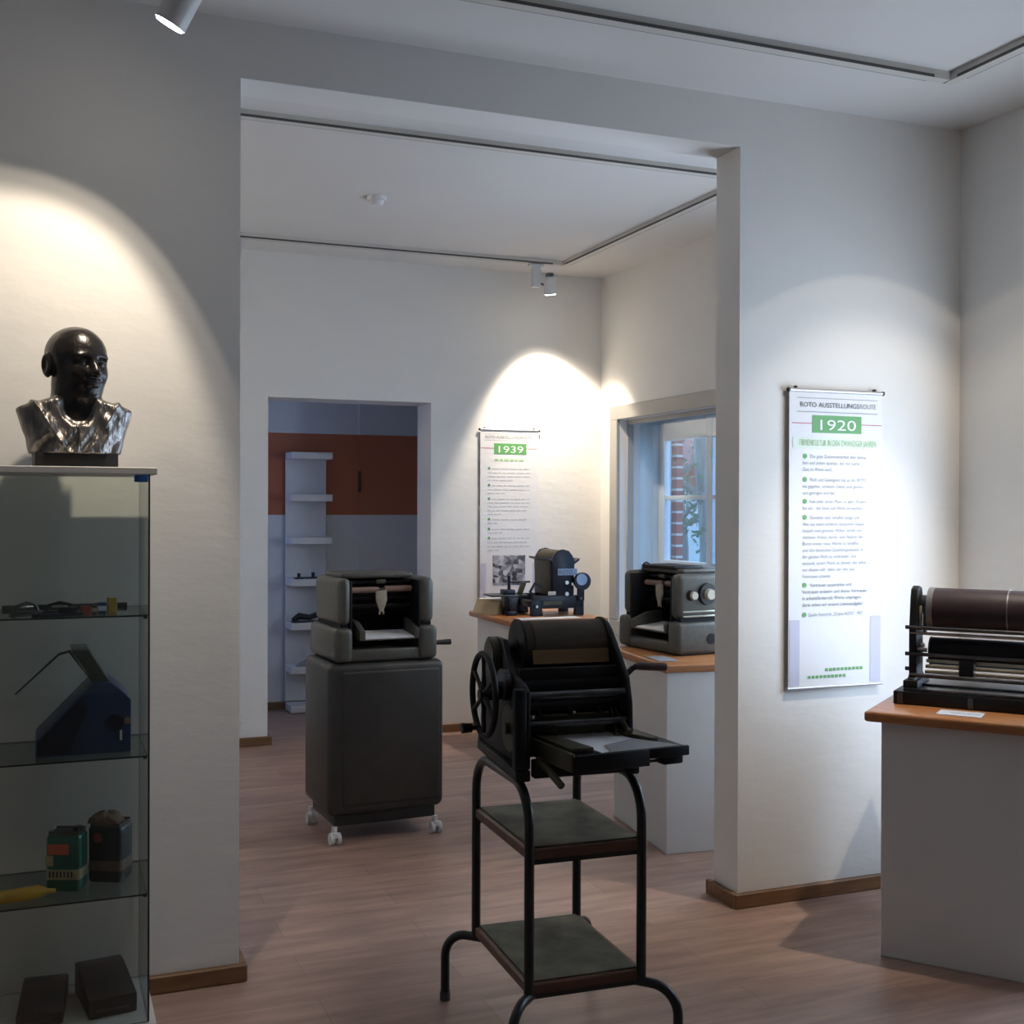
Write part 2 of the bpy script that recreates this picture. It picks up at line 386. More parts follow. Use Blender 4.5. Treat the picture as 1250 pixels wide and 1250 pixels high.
# out-of-view windows: front-room one for daylight, rear-room and passage ones added
def plain_window(name, x0, x1, y0, y1, z0, z1, along):
    b = MB()
    f = .06
    if along == 'y':
        for lo, hi in [((x0, y0, z0), (x1, y0 + f, z1)), ((x0, y1 - f, z0), (x1, y1, z1)), ((x0, y0 + f, z0), (x1, y1 - f, z0 + f)), ((x0, y0 + f, z1 - f), (x1, y1 - f, z1)), ((x0, (y0 + y1) / 2 - .03, z0 + f), (x1, (y0 + y1) / 2 + .03, z1 - f))]: b.box(lo, hi)
    else:
        for lo, hi in [((x0, y0, z0), (x0 + f, y1, z1)), ((x1 - f, y0, z0), (x1, y1, z1)), ((x0 + f, y0, z0), (x1 - f, y1, z0 + f)), ((x0 + f, y0, z1 - f), (x1 - f, y1, z1)), (((x0 + x1) / 2 - .03, y0, z0 + f), ((x0 + x1) / 2 + .03, y1, z1 - f))]: b.box(lo, hi)
    return struct(b.build(name, M['sash'], smooth=0))
plain_window('window_2', XR + .1, XR + .15, 2.45, 3.33, .60, 2.1, 'y')
plain_window('added_window_4', XF + .12, XF + .17, 4.05, 5.1, .85, 2.15, 'y')  # unseen window added to bring extra daylight into the rear room
plain_window('added_window_3', .25, .29, YB1 + .1, 8.55, 1.1, 2.2, 'y')  # unseen frame added on the solid wall, behind the passage fill lamp

# outdoors, behind the far-room window
g = MB().box((4.3, -4, -.5), (40, 40, -.4)).build('ground', M['lawn'], smooth=0); struct(g)
bw = MB().box((4.045, 7.03, -.4), (4.095, 7.42, 3.4)).build('wall_outside', M['brick'], smooth=0); struct(bw)
def tree(name, label, x, y, r, h, seed, branches):
    rnd = random.Random(seed)
    t = thing(name, label, 'tree', (x, y, -.4))
    b = MB(); n = 10
    b.tube([(math.sin(i * .7) * .05, math.cos(i) * .04, h * i / n) for i in range(n + 1)], [r * (1 - .55 * i / n) for i in range(n + 1)], 10)
    b.build('trunk', M['bark'], t)
    tips = []
    for k in range(branches):
        z = h * rnd.uniform(.25, .95); a = rnd.uniform(0, 2 * PI); L = rnd.uniform(.5, 1.3)
        p = [Vector((0, 0, z))]
        for j in range(4): p.append(p[-1] + Vector((math.cos(a) * L / 4, math.sin(a) * L / 4, L / 4 * rnd.uniform(.2, .8))))
        bb = MB(); bb.tube(p, [r * .4, r * .3, r * .22, r * .14, r * .06], 6); bb.build('branch', M['bark'], t)
        tips += p[2:]
    lf = MB()
    for p in tips:
        for j in range(26):
            c = p + Vector((rnd.gauss(0, .22), rnd.gauss(0, .22), rnd.gauss(0, .18)))
            u = Vector((rnd.gauss(0, 1), rnd.gauss(0, 1), rnd.gauss(0, 1))).normalized() * .045; v = u.orthogonal() * .6
            lf.quad([c - u, c + v, c + u, c - v])
    lf.build('foliage', M['leaf'], t, 0)
tree('garden_tree', 'leafy garden tree with a thick trunk right behind the far window', 7.0, 11.42, .20, 4.6, 3, 12)
tree('garden_tree', 'thin garden tree standing farther off beyond the far window', 9.6, 16.6, .12, 4.2, 5, 16)
hs = thing('house', 'pale house across the garden seen through the far window', 'house', (15, 24, -.4))
MB().box((-3, -3, 0), (3, 3, 2.3)).build('house_wall', M['hedge'], hs, 0)
MB().prism([(-3.4, 2.3), (3.4, 2.3), (0, 4.3)], 1, -3.3, 3.3).build('roof', M['redbox'], hs, 0)

# ------------------------------------------------------------------ ceiling tracks and lamps
def track(name, label, p0, p1, zc, gaps):
    p0, p1 = Vector((*p0, zc)), Vector((*p1, zc))
    b = MB(); hw = .019
    t = thing(name, label, 'lamp track', ((p0 + p1) / 2)[:])
    c = (p0 + p1) / 2; d = (p1 - p0); L = d.length / 2
    along_x = abs(d.x) > abs(d.y)
    def bx(a0, a1, b0, b1, z0, z1, mb):
        if along_x: mb.box((a0, b0, z0), (a1, b1, z1))
        else: mb.box((b0, a0, z0), (b1, a1, z1))
    bx(-L, L, -hw, hw, -.030, 0, b)
    b.build('rail', M['track'], t, 0)
    for b0, b1, z0, z1 in ((-hw - .003, -hw, -.030, -.020), (hw, hw + .003, -.030, -.004)):
        s = MB(); bx(-L + .07, L - .07, b0, b1, z0, z1, s); s.build('conductor_slot', M['slot'], t, 0)
    return t
TN = 3.27
track('lamp_track', 'white ceiling track of the front room running along the wide opening', (-2.3, TN), (2.96, TN), ZN, 0)
track('lamp_track', 'white ceiling track turning the corner at the upper right, front room', (2.985, -2.5), (2.985, TN + .019), ZN, 0)
track('lamp_track', 'white ceiling track right behind the lintel of the wide opening', (-.6, 4.79), (3.14, 4.79), ZF, 0)
track('lamp_track', 'white ceiling track along the far wall carrying the small spotlight', (-.6, 6.95), (3.14, 6.95), ZF, 0)
track('lamp_track', 'white ceiling track in the rear room running along the window wall', (3.165, 4.81), (3.165, 6.969), ZF, 0)

def spot_fixture(label, x, y, zc, head, aim, r=.042, L=.10):
    """track adapter, square post and a round lamp head aimed along a direction"""
    t = thing('track_spotlight', label, 'spotlight', (x, y, zc - .0315))
    MB().box((-.05, -.017, -.018), (.05, .017, 0), .004).build('adapter', M['lamp'], t)
    MB().box((-.027, -.022, -.15), (.027, .022, -.018), .004).build('driver_post', M['lamp'], t)
    hd = Vector(head) - Vector(t.location); a = Vector(aim).normalized()
    b = MB(); b.cyl((0.027 if hd.x > 0 else -.027, 0, -.125), hd, .008); b.build('swivel_arm', M['lampgrey'], t)
    b = MB(); b.cyl(hd - a * L * .5, hd + a * L * .5, r, seg=32); b.cyl(hd - a * L * .62, hd - a * L * .5, r * .72, r, seg=32)
    b.build('lamp_head', M['lamp'], t)
    b = MB()
    for k in range(4): b.cyl(hd - a * L * (.66 + .05 * k), hd - a * L * (.64 + .05 * k), r * .66, seg=24)
    b.cyl(hd - a * L * .85, hd - a * L * .6, r * .3, seg=16)
    b.build('heat_sink', M['lampgrey'], t)
    MB().cyl(hd + a * L * .5, hd + a * (L * .5 + .004), r * .86, seg=32).build('lens', M['lens'], t)
    return t, Vector(t.location) + hd + a * (L * .5 + .012)

def spot(name, loc, aim, power, cone, blend, col=(1, .86, .68), size=.02):
    l = bpy.data.lights.new(name, 'SPOT'); l.energy = power; l.spot_size = R(cone); l.spot_blend = blend; l.color = col; l.shadow_soft_size = size
    o = bpy.data.objects.new(name, l); C.objects.link(o); o.location = loc
    o.rotation_euler = Vector(aim).to_track_quat('-Z', 'Y').to_euler(); return o

# over the bust
aim1 = Vector((-.50, .31, -1.))
t, p = spot_fixture('white spotlight with a glowing lens above the bust, cut by the top edge', .36, TN, ZN, (.335, 3.17, 2.80), aim1)
spot('bust_lamp', p, aim1, 44, 81, .28)
spot('bust_lamp_halo', p, aim1, 9, 86, .04)
# over the right-hand pedestal
aim2 = Vector((-.06, .58, -1.))

t, p2 = spot_fixture('white spotlight above the pedestal at the right edge', 2.985, 2.70, ZN, (3.085, 2.72, 2.86), aim2)
spot('pedestal_lamp', p2, aim2, 21, 66, .45)
spot('pedestal_lamp_core', p2, Vector((-.10, .42, -1.)), 74, 46, .7)
spot('pedestal_lamp_halo', p2, aim2, 8, 77, .05)
# rear room
aim3 = Vector((.20, .30, -1.))
t, p = spot_fixture('small white spotlight hanging at the far corner of the rear room', 2.96, 6.95, ZF, (3.05, 6.93, 2.92), aim3, r=.04)
spot('corner_lamp', p, aim3, 100, 76, .35)
spot('corner_lamp_core', p, Vector((.16, .24, -1.)), 60, 52, .7)
spot('corner_lamp_halo', p, aim3, 5, 82, .08)

t, p = spot_fixture('white spotlight added out of view on the far track, left part of the rear room', .10, 6.95, ZF, (.19, 6.93, 2.92), Vector((-.9, .0, -.25)), r=.04)  # added unseen lamp, bounced off the left wall to lift the rear ceiling
spot('far_left_fill_lamp', p, Vector((-.9, .0, -.25)), 125, 96, .35)
t, p = spot_fixture('white spotlight added out of view on the track behind the lintel, left part of the rear room', .05, 4.79, ZF, (.14, 4.77, 2.92), Vector((-.9, .1, -.2)), r=.04)  # second added lamp out of view, more bounce for the rear room
spot('near_left_fill_lamp', p, Vector((-.9, .1, -.2)), 55, 96, .35)

t, p = spot_fixture('white ceiling spotlight added out of view behind the right wall pier', 2.93, 4.17, ZF + .0315, (3.02, 4.15, 2.92), Vector((-.25, .42, -1)), r=.04)  # added fill, brightens the window pedestal and its duplicator
spot('window_pedestal_fill_lamp', p, Vector((-.25, .42, -1)), 26, 74, .4)

sd = thing('smoke_detector', 'small white smoke detector on the rear room ceiling', 'smoke detector', (1.608, 5.87, ZF))
MB().cyl((0, 0, 0), (0, 0, -.022), .052, .05, 32).build('base', M['lamp'], sd)
MB().cyl((0, 0, -.022), (0, 0, -.045), .04, .028, 32).build('sensor_cap', M['lamp'], sd)

# ------------------------------------------------------------------ pedestals
def pedestal(label, corner, rz, w, d, zt=.82, th=.035, ou=.050, ov=.034, grp='exhibit pedestals'):
    t = thing('pedestal', label, 'pedestal', (*corner, 0), rz, grp)
    MB().box((0, 0, 0), (w, d, zt - th), .003, 1).build('body', M['white'], t, 30)
    MB().box((-ou, -ov, zt - th), (w + ou, d + ov, zt), .010, 3).build('top_board', M['top'], t, 30)
    return t
RZR = math.atan2(-.794, .608)
pedestal('white pedestal with wooden top at the right edge, nearest one', (2.608, 3.168), RZR, .55, .56)
pedestal('white pedestal with wooden top under the grey duplicator by the window', (2.505, 4.43), R(-7), .80, .66, ou=.022, ov=.022)
pedestal('white pedestal with wooden top in the far corner under the small dark machine', (2.625, 6.46), R(-1), .55, .68)
ZT = .82

# ------------------------------------------------------------------ banners
def word_bars(mb, x0, x1, z, h, rnd):
    x = x0
    while x < x1 - .012:
        L = min(rnd.uniform(.018, .062), x1 - x)
        mb.quad([(x, 0, z), (x + L, 0, z), (x + L, 0, z + h), (x, 0, z + h)]); x += L + .009
def banner(label, x, y, ztop, W, Hh):
    t = thing('hanging_banner', label, 'banner', (x, y, ztop - Hh), 0, 'exhibition banners')
    MB().box((0, 0, .004), (W, .0015, Hh - .004)).build('banner_sheet', M['banner'], t, 0)
    b = MB(); b.cyl((-.004, .001, Hh), (W + .006, .001, Hh), .0075, seg=16); b.build('top_rod', M['rod'], t)
    b = MB(); b.cyl((-.004, .001, 0), (W + .006, .001, 0), .006, seg=16); b.build('bottom_rod', M['rod'], t)
    for xx in (-.004, W + .004): MB().ball((xx, .001, Hh), .009, 10).build('end_cap', M['blackplastic'], t)
    for xx in (.03, W - .035):
        MB().box((xx - .005, -.004, Hh + .007), (xx + .005, .012, Hh + .016), .002, 1).build('hanger', M['blackplastic'], t)
    return t
def flat(mb, x0, z0, x1, z1): mb.quad([(x0, 0, z0), (x1, 0, z0), (x1, 0, z1), (x0, 0, z1)]); return mb
W1, H1 = .434, 1.137
BX, BY, BZ = 2.635, 3.732, 1.946
ba = banner('tall white 1920 banner on the right wall pier', BX, BY, BZ, W1, H1)
def u(px): return (px - 962.) * W1 / 113.
def v(py): return H1 - (py - 477.) * H1 / 362.
e = -.0012
def ruled(parent, rows, m, name):
    mb = MB()
    for x0, z0, x1, z1 in rows: flat(mb, x0, z0, x1, z1)
    o = mb.build(name, m, parent, 0); o.location.y = e; return o
for q in [(u(971), v(486.6), u(1069), v(485.9)), (u(971), v(503.4), u(1069), v(502.6))]: ruled(ba, [q], M['inkl'], 'heading_rule')
for q in [(u(965), v(517.6), u(989), v(516.6)), (u(1049), v(517.6), u(1074), v(516.6))]: ruled(ba, [q], M['red'], 'red_rule')
ruled(ba, [(u(989.3), v(528.3), u(1049), v(507))], M['green'], 'year_panel')
ruled(ba, [(u(966), v(547), u(1072), v(534.5))], M['palegreen'], 'subtitle_band')
for q in [(0.004, v(836), u(975), v(756)), (u(1061), v(836), W1 - .004, v(754))]: ruled(ba, [q], M['lilac'], 'side_block')
text_mesh('ROTO AUSSTELLUNGS', 'heading', M['inkd'], ba, u(974.8), v(497.2), .0185, u(1046) - u(974.8), e * 1.5)
text_mesh('ROUTE', 'heading', M['inkl'], ba, u(1047), v(497.2), .0185, u(1067) - u(1047), e * 1.5)
text_mesh('1920', 'year', M['whiteprint'], ba, u(998.5), v(524.8), .040, u(1042) - u(998.5), e * 2)
text_mesh('FIRMENKULTUR IN DEN ZWANZIGER JAHREN', 'subtitle', M['textgreen'], ba, u(974), v(544.3), .024, u(1067) - u(974), e * 2)
paras = [
    (557, 'inkl', ['     Die gute Zusammenarbeit aller betrie-', 'ben und jedem spürbar, der nur kurze', 'Zeit im Werk weilt.']),
    (585.5, 'inkl', ['     Fleiß und Geistigkeit hat es der ROTO', 'nie gegeben, schwere Zeiten sind gemein-', 'sam getragen worden.']),
    (612, 'inkl', ['     Fast jeder dritte Mann ist über 10 Jahre', 'bei uns - mit Stolz und Werk verwachsen.']),
    (631.5, 'inkl', ['     Daneben aber schaffen Junge und', 'Alte aus vielen anderen deutschen Gauen,', 'beseelt vom gleichen Willen, erfüllt von', 'rastloser Arbeit, bereit, zum Nutzen der',
                    'Büros immer neue Werte zu schaffen', 'und den deutschen Qualitätsgedanken in', 'der ganzen Welt zu verbreiten, und', 'wissend, einem Werk zu dienen, das selbst', 'nur dienen will - dem, der ihm sein', 'Vertrauen schenkt.']),
    (714, 'ink', ['     Vertrauen ausstrahlen und', 'Vertrauen erobern und dieses Vertrauen', 'in arbeitsfördernde Werte umprägen,', 'darin sehen wir unsere Lebensaufgabe!']),
    (750, 'inkl', ['     Quelle: Festschrift „25 Jahre ROTO“, 1937'])]
bul = []
for y0, ink, lines in paras:
    step = 7.95
    ln = MB.__new__(MB)
    n = len(lines)
    # one lettering block per paragraph, spaced like the printed lines
    capH = .0135
    text_mesh('\n'.join((l.replace('     ', '       ') if n > 1 else l.strip()) for l in lines), 'paragraph', M[ink], ba, u(978 if n > 1 else 985.5), v(y0 + 2.2), capH, (u(1056) - u(978)) if n > 1 else (u(1051) - u(985.5)), e * 1.5, space=step * H1 / 362. / (capH / .70))
    bul.append(y0)
for y0 in bul:
    mb = MB(); c = Vector((u(980.6), 0, v(y0))); mb.cyl((c.x, -.0008, c.z), (c.x, .0, c.z), .0095, seg=16)
    o = mb.build('bullet', M['green'], ba); o.location.y = -.0008
sq = []
for k in range(10): sq.append((u(1006 + k * 4.7), v(820), u(1009.4 + k * 4.7), v(816.4)))
for k in range(10): sq.append((u(985 + k * 4.7), v(828.2), u(988.4 + k * 4.7), v(824.6)))
ruled(ba, sq, M['green'], 'green_squares')

bb = banner('white 1939 banner with a photograph, on the far wall', 2.735, YB - .018, 2.014, .425, 1.137)
def u2(px): return (px - 586.) * .00596
def v2(py): return 1.137 - (py - 524.8) * .00551
for q in [(u2(590), v2(529.9), u2(652), v2(529.4)), (u2(590), v2(537.8), u2(652), v2(537.3))]: ruled(bb, [q], M['faint'], 'heading_rule')
text_mesh('ROTO AUSSTELLUNGSROUTE', 'heading', M['ink'], bb, u2(592), v2(535.4), .0185, .34, e * 1.5)
for q in [(u2(587), v2(547.6), u2(602.4), v2(547)), (u2(642), v2(547.6), u2(656), v2(547))]: ruled(bb, [q], M['red'], 'red_rule')
ruled(bb, [(u2(602.4), v2(554.6), u2(642), v2(541.4))], M['green'], 'year_panel')
text_mesh('1939', 'year', M['whiteprint'], bb, u2(608), v2(552.6), .045, u2(638) - u2(608), e * 2)
rnd = random.Random(4)
mb = MB(); word_bars(mb, u2(603), u2(642), v2(563), .014, rnd); o = mb.build('subtitle', M['textgreen'], bb, 0); o.location.y = e
groups = [[572, 577, 581.5, 586], [592.5, 597.5, 602], [609, 613.5, 618, 623, 627.5], [634, 638.5], [646, 650.5], [657, 662, 667, 671.5]]
for g in groups:
    mb = MB()
    for i, y in enumerate(g):
        x0 = u2(600) if i == 0 else u2(595); x1 = u2(646 if i < len(g) - 1 else rnd.uniform(606, 632))
        word_bars(mb, x0, x1, v2(y + 1), .0062, rnd)
    o = mb.build('paragraph', M['faint'], bb, 0); o.location.y = e
    mb = MB(); mb.cyl((u2(596.6), -.0008, v2(g[0])), (u2(596.6), 0, v2(g[0])), .009, seg=14); mb.build('bullet', M['green'], bb).location.y = -.0008
ruled(bb, [(u2(601.3), v2(715), u2(641), v2(678.5))], M['photo'], 'photograph')
for q in [(.004, .006, u2(593), v2(688)), (u2(650), .006, .421, v2(688))]: ruled(bb, [q], M['lilac'], 'side_block')

# ------------------------------------------------------------------ trolley and the black duplicator on it
TX, TY = 1.368, 3.060
tr = thing('trolley', 'black tubular trolley with two worn metal shelves in the foreground', 'trolley', (TX, TY, 0), R(-2.5))
hx, hy, tr_r = .163, .229, .0135
ZTOP = .757
for sx in (-1, 1):
    x = sx * hx; rr = .108
    p = [(x, hy, .235 - .03), (x, hy, ZTOP - rr)]
    p += arc((x, hy - rr, ZTOP - rr), (0, 1, 0), (0, 0, 1), rr, 0, PI / 2)[1:]
    p += arc((x, -hy + rr, ZTOP - rr), (0, 0, 1), (0, -1, 0), rr, 0, PI / 2)
    p += [(x, -hy, .205)]
    MB().tube(p, tr_r, 14).build('side_frame', M['tube'], tr, 60)
    for sy in (-1, 1):
        dxy = Vector((sx, sy, 0)).normalized(); P0 = Vector((sx * hx, sy * hy, .208))
        rr2 = .075
        q = [P0 - dxy * .05, P0 + dxy * .015] + arc(P0 + dxy * .03 - Vector((0, 0, rr2)), (0, 0, 1), dxy, rr2, .15, PI / 2)
        q += [q[-1] + Vector((0, 0, -.06)), Vector((q[-1].x, q[-1].y, .018))]
        f = MB().tube(q, tr_r, 14).build('leg', M['tube'], tr, 60)
        MB().cyl((q[-1].x, q[-1].y, 0), (q[-1].x, q[-1].y, .026), .0165, seg=18).build('rubber_foot', M['darksteel'], f)
for zt in (.245, .60):
    sh = MB().box((-hx - .006, -hy - .004, zt - .032), (hx + .006, hy + .004, zt - .004), .003, 1).build('shelf', M['shelfwood'], tr, 0)
    MB().box((-hx + .008, -hy + .010, zt - .004), (hx - .008, hy - .010, zt), .0015, 1).build('metal_sheet', M['zinc'], sh, 0)
    for sy in (-1, 1): MB().box((-hx, sy * (hy - .01) - .008, zt - .046), (hx, sy * (hy - .01) + .008, zt - .032)).build('crossbar', M['tube'], tr, 0)

DZ0 = ZTOP + tr_r
du = thing('stencil_duplicator', 'black hand-cranked stencil duplicator with spoked wheel on the tube trolley', 'duplicator', (1.370, 3.06, DZ0), R(-4))
# local: x right, y back, z up
b = MB()
b.box((.125, -.218, 0), (.165, .235, .030), .006); b.prism([(-.192, -.218), (-.150, -.218), (-.134, .235), (-.166, .235)], 2, 0, .030, .005)
b.box((-.165, .195, .0), (.165, .235, .05), .006); b.box((-.14, -.215, .006), (.125, -.185, .055), .005)
b.box((-.12, .05, .004), (.12, .08, .05), .005)
b.build('base_frame', M['cast'], du)
profL = [(-.205, .030), (.20, .030), (.215, .10), (.19, .20), (.15, .27), (.105, .33), (.075, .355), (-.005, .355), (-.035, .32), (-.06, .285), (-.12, .262), (-.18, .25), (-.205, .235)]
profR = [(-.18, .03), (.20, .03), (.215, .10), (.19, .20), (.15, .29), (.10, .36), (.05, .395), (.0, .397), (-.03, .378), (-.10, .312), (-.155, .256), (-.175, .19), (-.18, .114)]
MB().prism(profL, 0, -.162, -.146, .004).build('side_plate', M['cast'], du)
MB().prism(profR, 0, .146, .162, .004).build('side_plate', M['cast'], du)
MB().box((-.193, -.216, .03), (-.160, -.186, .245), .006).build('front_pillar', M['cast'], du)
DC = (.025, .330); DR = .072
b = MB(); b.cyl((-.108, *DC), (.146, *DC), DR, seg=64)
b.build('drum', M['darkcloth'], du, 40)
for x in (-.112, .142): MB().cyl((x, *DC), (x + .008, *DC), DR + .006, seg=64).build('drum_flange', M['cast'], du, 40)
def arc_sheet(x0, x1, c, r, a0, a1, n=24, t=.0012):
    m = MB(); pts = [(c[0] + r * math.cos(a0 + (a1 - a0) * i / n), c[1] + r * math.sin(a0 + (a1 - a0) * i / n)) for i in range(n + 1)]
    pts += [(c[0] + (r + t) * math.cos(a1 + (a0 - a1) * i / n), c[1] + (r + t) * math.sin(a1 + (a0 - a1) * i / n)) for i in range(n + 1)]
    return m.prism(pts, 0, x0, x1)
arc_sheet(-.078, .138, DC, DR + .0004, R(95), R(185)).build('stencil_cloth', M['cloth2'], du, 40)
# apron hanging from the drum towards the feed side
MB().prism([(-.0490, .326), (-.058, .288), (-.054, .288), (-.0475, .326)], 0, -.088, .140).build('brown_apron', M['brownwrap'], du)
MB().cyl((-.158, *DC), (.158, *DC), .014).build('drum_axle', M['darksteel'], du)
for i, (y, z, r, m) in enumerate([(-.085, .235, .030, 'rubber'), (-.095, .172, .026, 'rubber'), (-.02, .195, .032, 'black'), (-.15, .215, .012, 'darksteel'), (-.16, .140, .010, 'darksteel')]):
    MB().cyl((-.146, y, z), (.146, y, z), r, seg=28).build('roller', M[m], du)
for y, z in ((.10, .30), (.12, .22), (.14, .12), (-.10, .262)):
    MB().box((-.146, y - .01, z - .022), (.146, y + .01, z + .022), .004).build('tie_bar', M['cast'], du)
MB().box((-.146, .03, .055), (.146, .045, .25), .003).build('rear_plate', M['black'], du)
m_ = Matrix.Translation((0, -.125, .13)) @ Matrix.Rotation(R(24), 4, 'X')
MB().box((-.132, -.004, -.034), (.105, .004, .034), .002, 1, m_).build('feed_plate', M['olive'], du)
for x in (-.10, -.01, .075):
    MB().box((x - .006, -.152, .158), (x + .006, -.132, .176), .003).build('paper_stop', M['black'], du)
MB().ball((-.128, -.165, .160), .006, 10).build('screw', M['steel'], du); MB().ball((-.006, -.16, .168), .004, 10).build('screw', M['steel'], du)
# left side gears
def gear(y, z, r, x0, x1, teeth, name, m):
    b = MB(); b.cyl((x0, y, z), (x1, y, z), r, seg=48)
    for k in range(teeth):
        a = 2 * PI * k / teeth; c = Vector(((x0 + x1) / 2, y + math.cos(a) * r, z + math.sin(a) * r))
        b.box((-(x1 - x0) / 2, -.0025, -.0025), ((x1 - x0) / 2, .0025, .0025), 0, 1, Matrix.Translation(c) @ Matrix.Rotation(a, 4, 'X'))
    b.cyl((x0 - .012, y, z), (x0, y, z), r * .25, seg=20)
    return b.build(name, m, du)
b = MB(); b.cyl((-.180, .062, .302), (-.163, .062, .302), .054, seg=48); b.cyl((-.184, .062, .302), (-.180, .062, .302), .046, seg=48)
b.build('gear_cover', M['olive'], du)
gear(-.055, .235, .042, -.182, -.164, 40, 'gear', M['darksteel'])
gear(-.11, .125, .062, -.178, -.164, 56, 'gear', M['olive'])
# spoked hand wheel
WX, WYc, WZc, WR = -.232, -.055, .210, .112
hw = MB()
hw.tube([(WX, WYc + WR * math.cos(a), WZc + WR * math.sin(a)) for a in [2 * PI * k / 48 for k in range(48)]], .0088, 10, True)
hwo = hw.build('hand_wheel', M['cast'], du, 60)
hb = MB(); hb.cyl((WX - .014, WYc, WZc), (-.163, WYc, WZc), .016, seg=20); hb.build('wheel_hub', M['cast'], hwo)
for k in range(6):
    a = PI / 2 + k * PI / 3; c, s_ = math.cos(a), math.sin(a)
    MB().tube([(WX, WYc + .012 * c, WZc + .012 * s_), (WX, WYc + WR * .5 * c, WZc + WR * .5 * s_), (WX, WYc + WR * c, WZc + WR * s_)], [.009, .006, .007], 8).build('spoke', M['cast'], hwo, 60)
ka = R(-65 + 8); kc = (WYc + WR * math.cos(ka) * -0.2 + .035, WZc - WR * .86)
b = MB(); b.cyl((WX, WYc + .045, WZc - .098), (WX - .022, WYc + .045, WZc - .098), .006); b.cyl((WX - .022, WYc + .045, WZc - .098), (WX - .050, WYc + .045, WZc - .098), .013, .015); b.build('crank_knob', M['black'], hwo)
# right side: linkage levers and brown crank handle
def bar(x, a, b_, w, t, name, m, parent):
    a, b_ = Vector((x, *a)), Vector((x, *b_)); d = b_ - a
    Mx = Matrix.Translation((a + b_) / 2) @ Matrix.Rotation(math.atan2(d.z, d.y), 4, 'X')
    mb = MB().box((-t / 2, -d.length / 2, -w / 2), (t / 2, d.length / 2, w / 2), .002, 1, Mx); mb.cyl((x - t, a.y, a.z), (x + t, a.y, a.z), w * .55); mb.cyl((x - t, b_.y, b_.z), (x + t, b_.y, b_.z), w * .55)
    return mb.build(name, m, parent)
bar(.132, (-.03, .20), (-.215, .118), .016, .006, 'linkage_lever', M['olive'], du)
bar(.120, (-.10, .185), (-.16, .095), .018, .006, 'linkage_lever', M['olive'], du)
b = MB(); b.cyl((.162, .0, .23), (.198, .0, .23), .014); b.tube([(.190, 0, .222), (.212, 0, .234), (.236, 0, .256), (.250, 0, .262)], .0085, 10); cr_ = b.build('crank_arm', M['cast'], du)
MB().tube([(.246, 0, .262), (.259, 0, .262), (.326, 0, .258), (.344, 0, .257)], [.009, .0115, .0125, .011], 14).build('crank_handle', M['brown'], cr_, 60)
# delivery tray, set slightly askew on its supports
ty0, ty1, tx0, tx1, tz = -.388, -.100, -.112, .225, .092
TP = Vector((tx0, ty0, tz))
MT = Matrix.Translation(TP + Vector((.026, .002, .003))) @ Matrix.Rotation(R(7.5), 4, 'Z') @ Matrix.Rotation(R(0), 4, 'Y') @ Matrix.Translation(-TP)
def askew(o): o.matrix_local = MT; return o
b = MB(); b.box((tx0, ty0, tz - .012), (tx1, ty1, tz), .002, 1); b.box((tx0, ty0 - .006, tz - .040), (tx0 + .215, ty0 + .006, tz + .004), .003); b.box((tx0 + .21, ty0 - .006, tz - .022), (tx1, ty0 + .006, tz + .004), .003)
askew(b.build('delivery_tray', M['black'], du, 30))
askew(MB().box((tx0 - .012, ty0 + .006, tz - .040), (tx0, ty1 - .02, tz + .008), .003).build('tray_side', M['olive'], du))
askew(MB().prism([(tx0 + .006, ty0 + .04), (tx0 + .070, ty0 + .035), (tx0 + .052, ty1 - .01), (tx0 + .006, ty1 - .01)], 2, tz, tz + .014, .002).build('side_guide', M['olive'], du))
askew(MB().prism([(tx1 - .062, ty0 + .085), (tx1 - .040, ty0 + .085), (tx1 - .085, ty1 - .005), (tx1 - .11, ty1 - .005)], 2, tz, tz + .012, .002).build('side_guide', M['olive'], du))
askew(MB().box((tx1 - .075, ty0 + .004, tz - .045), (tx1 - .012, ty0 + .05, tz - .012), .006).build('tray_bracket', M['cast'], du))
b = MB(); b.cyl((tx0 + .20, ty0 + .03, tz - .036), (tx1 - .03, ty0 + .03, tz - .036), .004); askew(b.build('tray_rod', M['brown'], du))
for x in (tx0 + .03, tx0 + .17):
    b = MB(); b.tube([(x, ty0 + .13, tz - .016), (x, -.20, .035)], .009, 10); b.build('tray_support', M['cast'], du)
b = MB(); b.tube([(-.125, -.205, .055), (-.115, -.27, .035), (-.105, -.33, .012)], .010, 10); b.build('prop_bar', M['olive'], du)

def local_thing(parent, o):  # a loose thing laid on something turned: same place and turn as the thing it lies on
    o.matrix_world = Matrix.Translation(parent.location) @ parent.rotation_euler.to_matrix().to_4x4() @ MT; return o
sh = MB().prism([(-.030, -.375), (.150, -.335), (.120, -.112), (-.045, -.112)], 2, tz + .0003, tz + .003)
sh = local_thing(du, sh.build('paper_sheet', M['paper'], None, 0)); tag(sh, 'white paper sheet lying on the black duplicator tray', 'paper')
gc = MB().prism([(-.01, -.385), (.205, -.385), (.135, -.255), (.02, -.30)], 2, tz + .0034, tz + .005)
gc = local_thing(du, gc.build('information_card', M['greycard'], None, 0)); tag(gc, 'grey information card on the white paper, black duplicator tray', 'card')

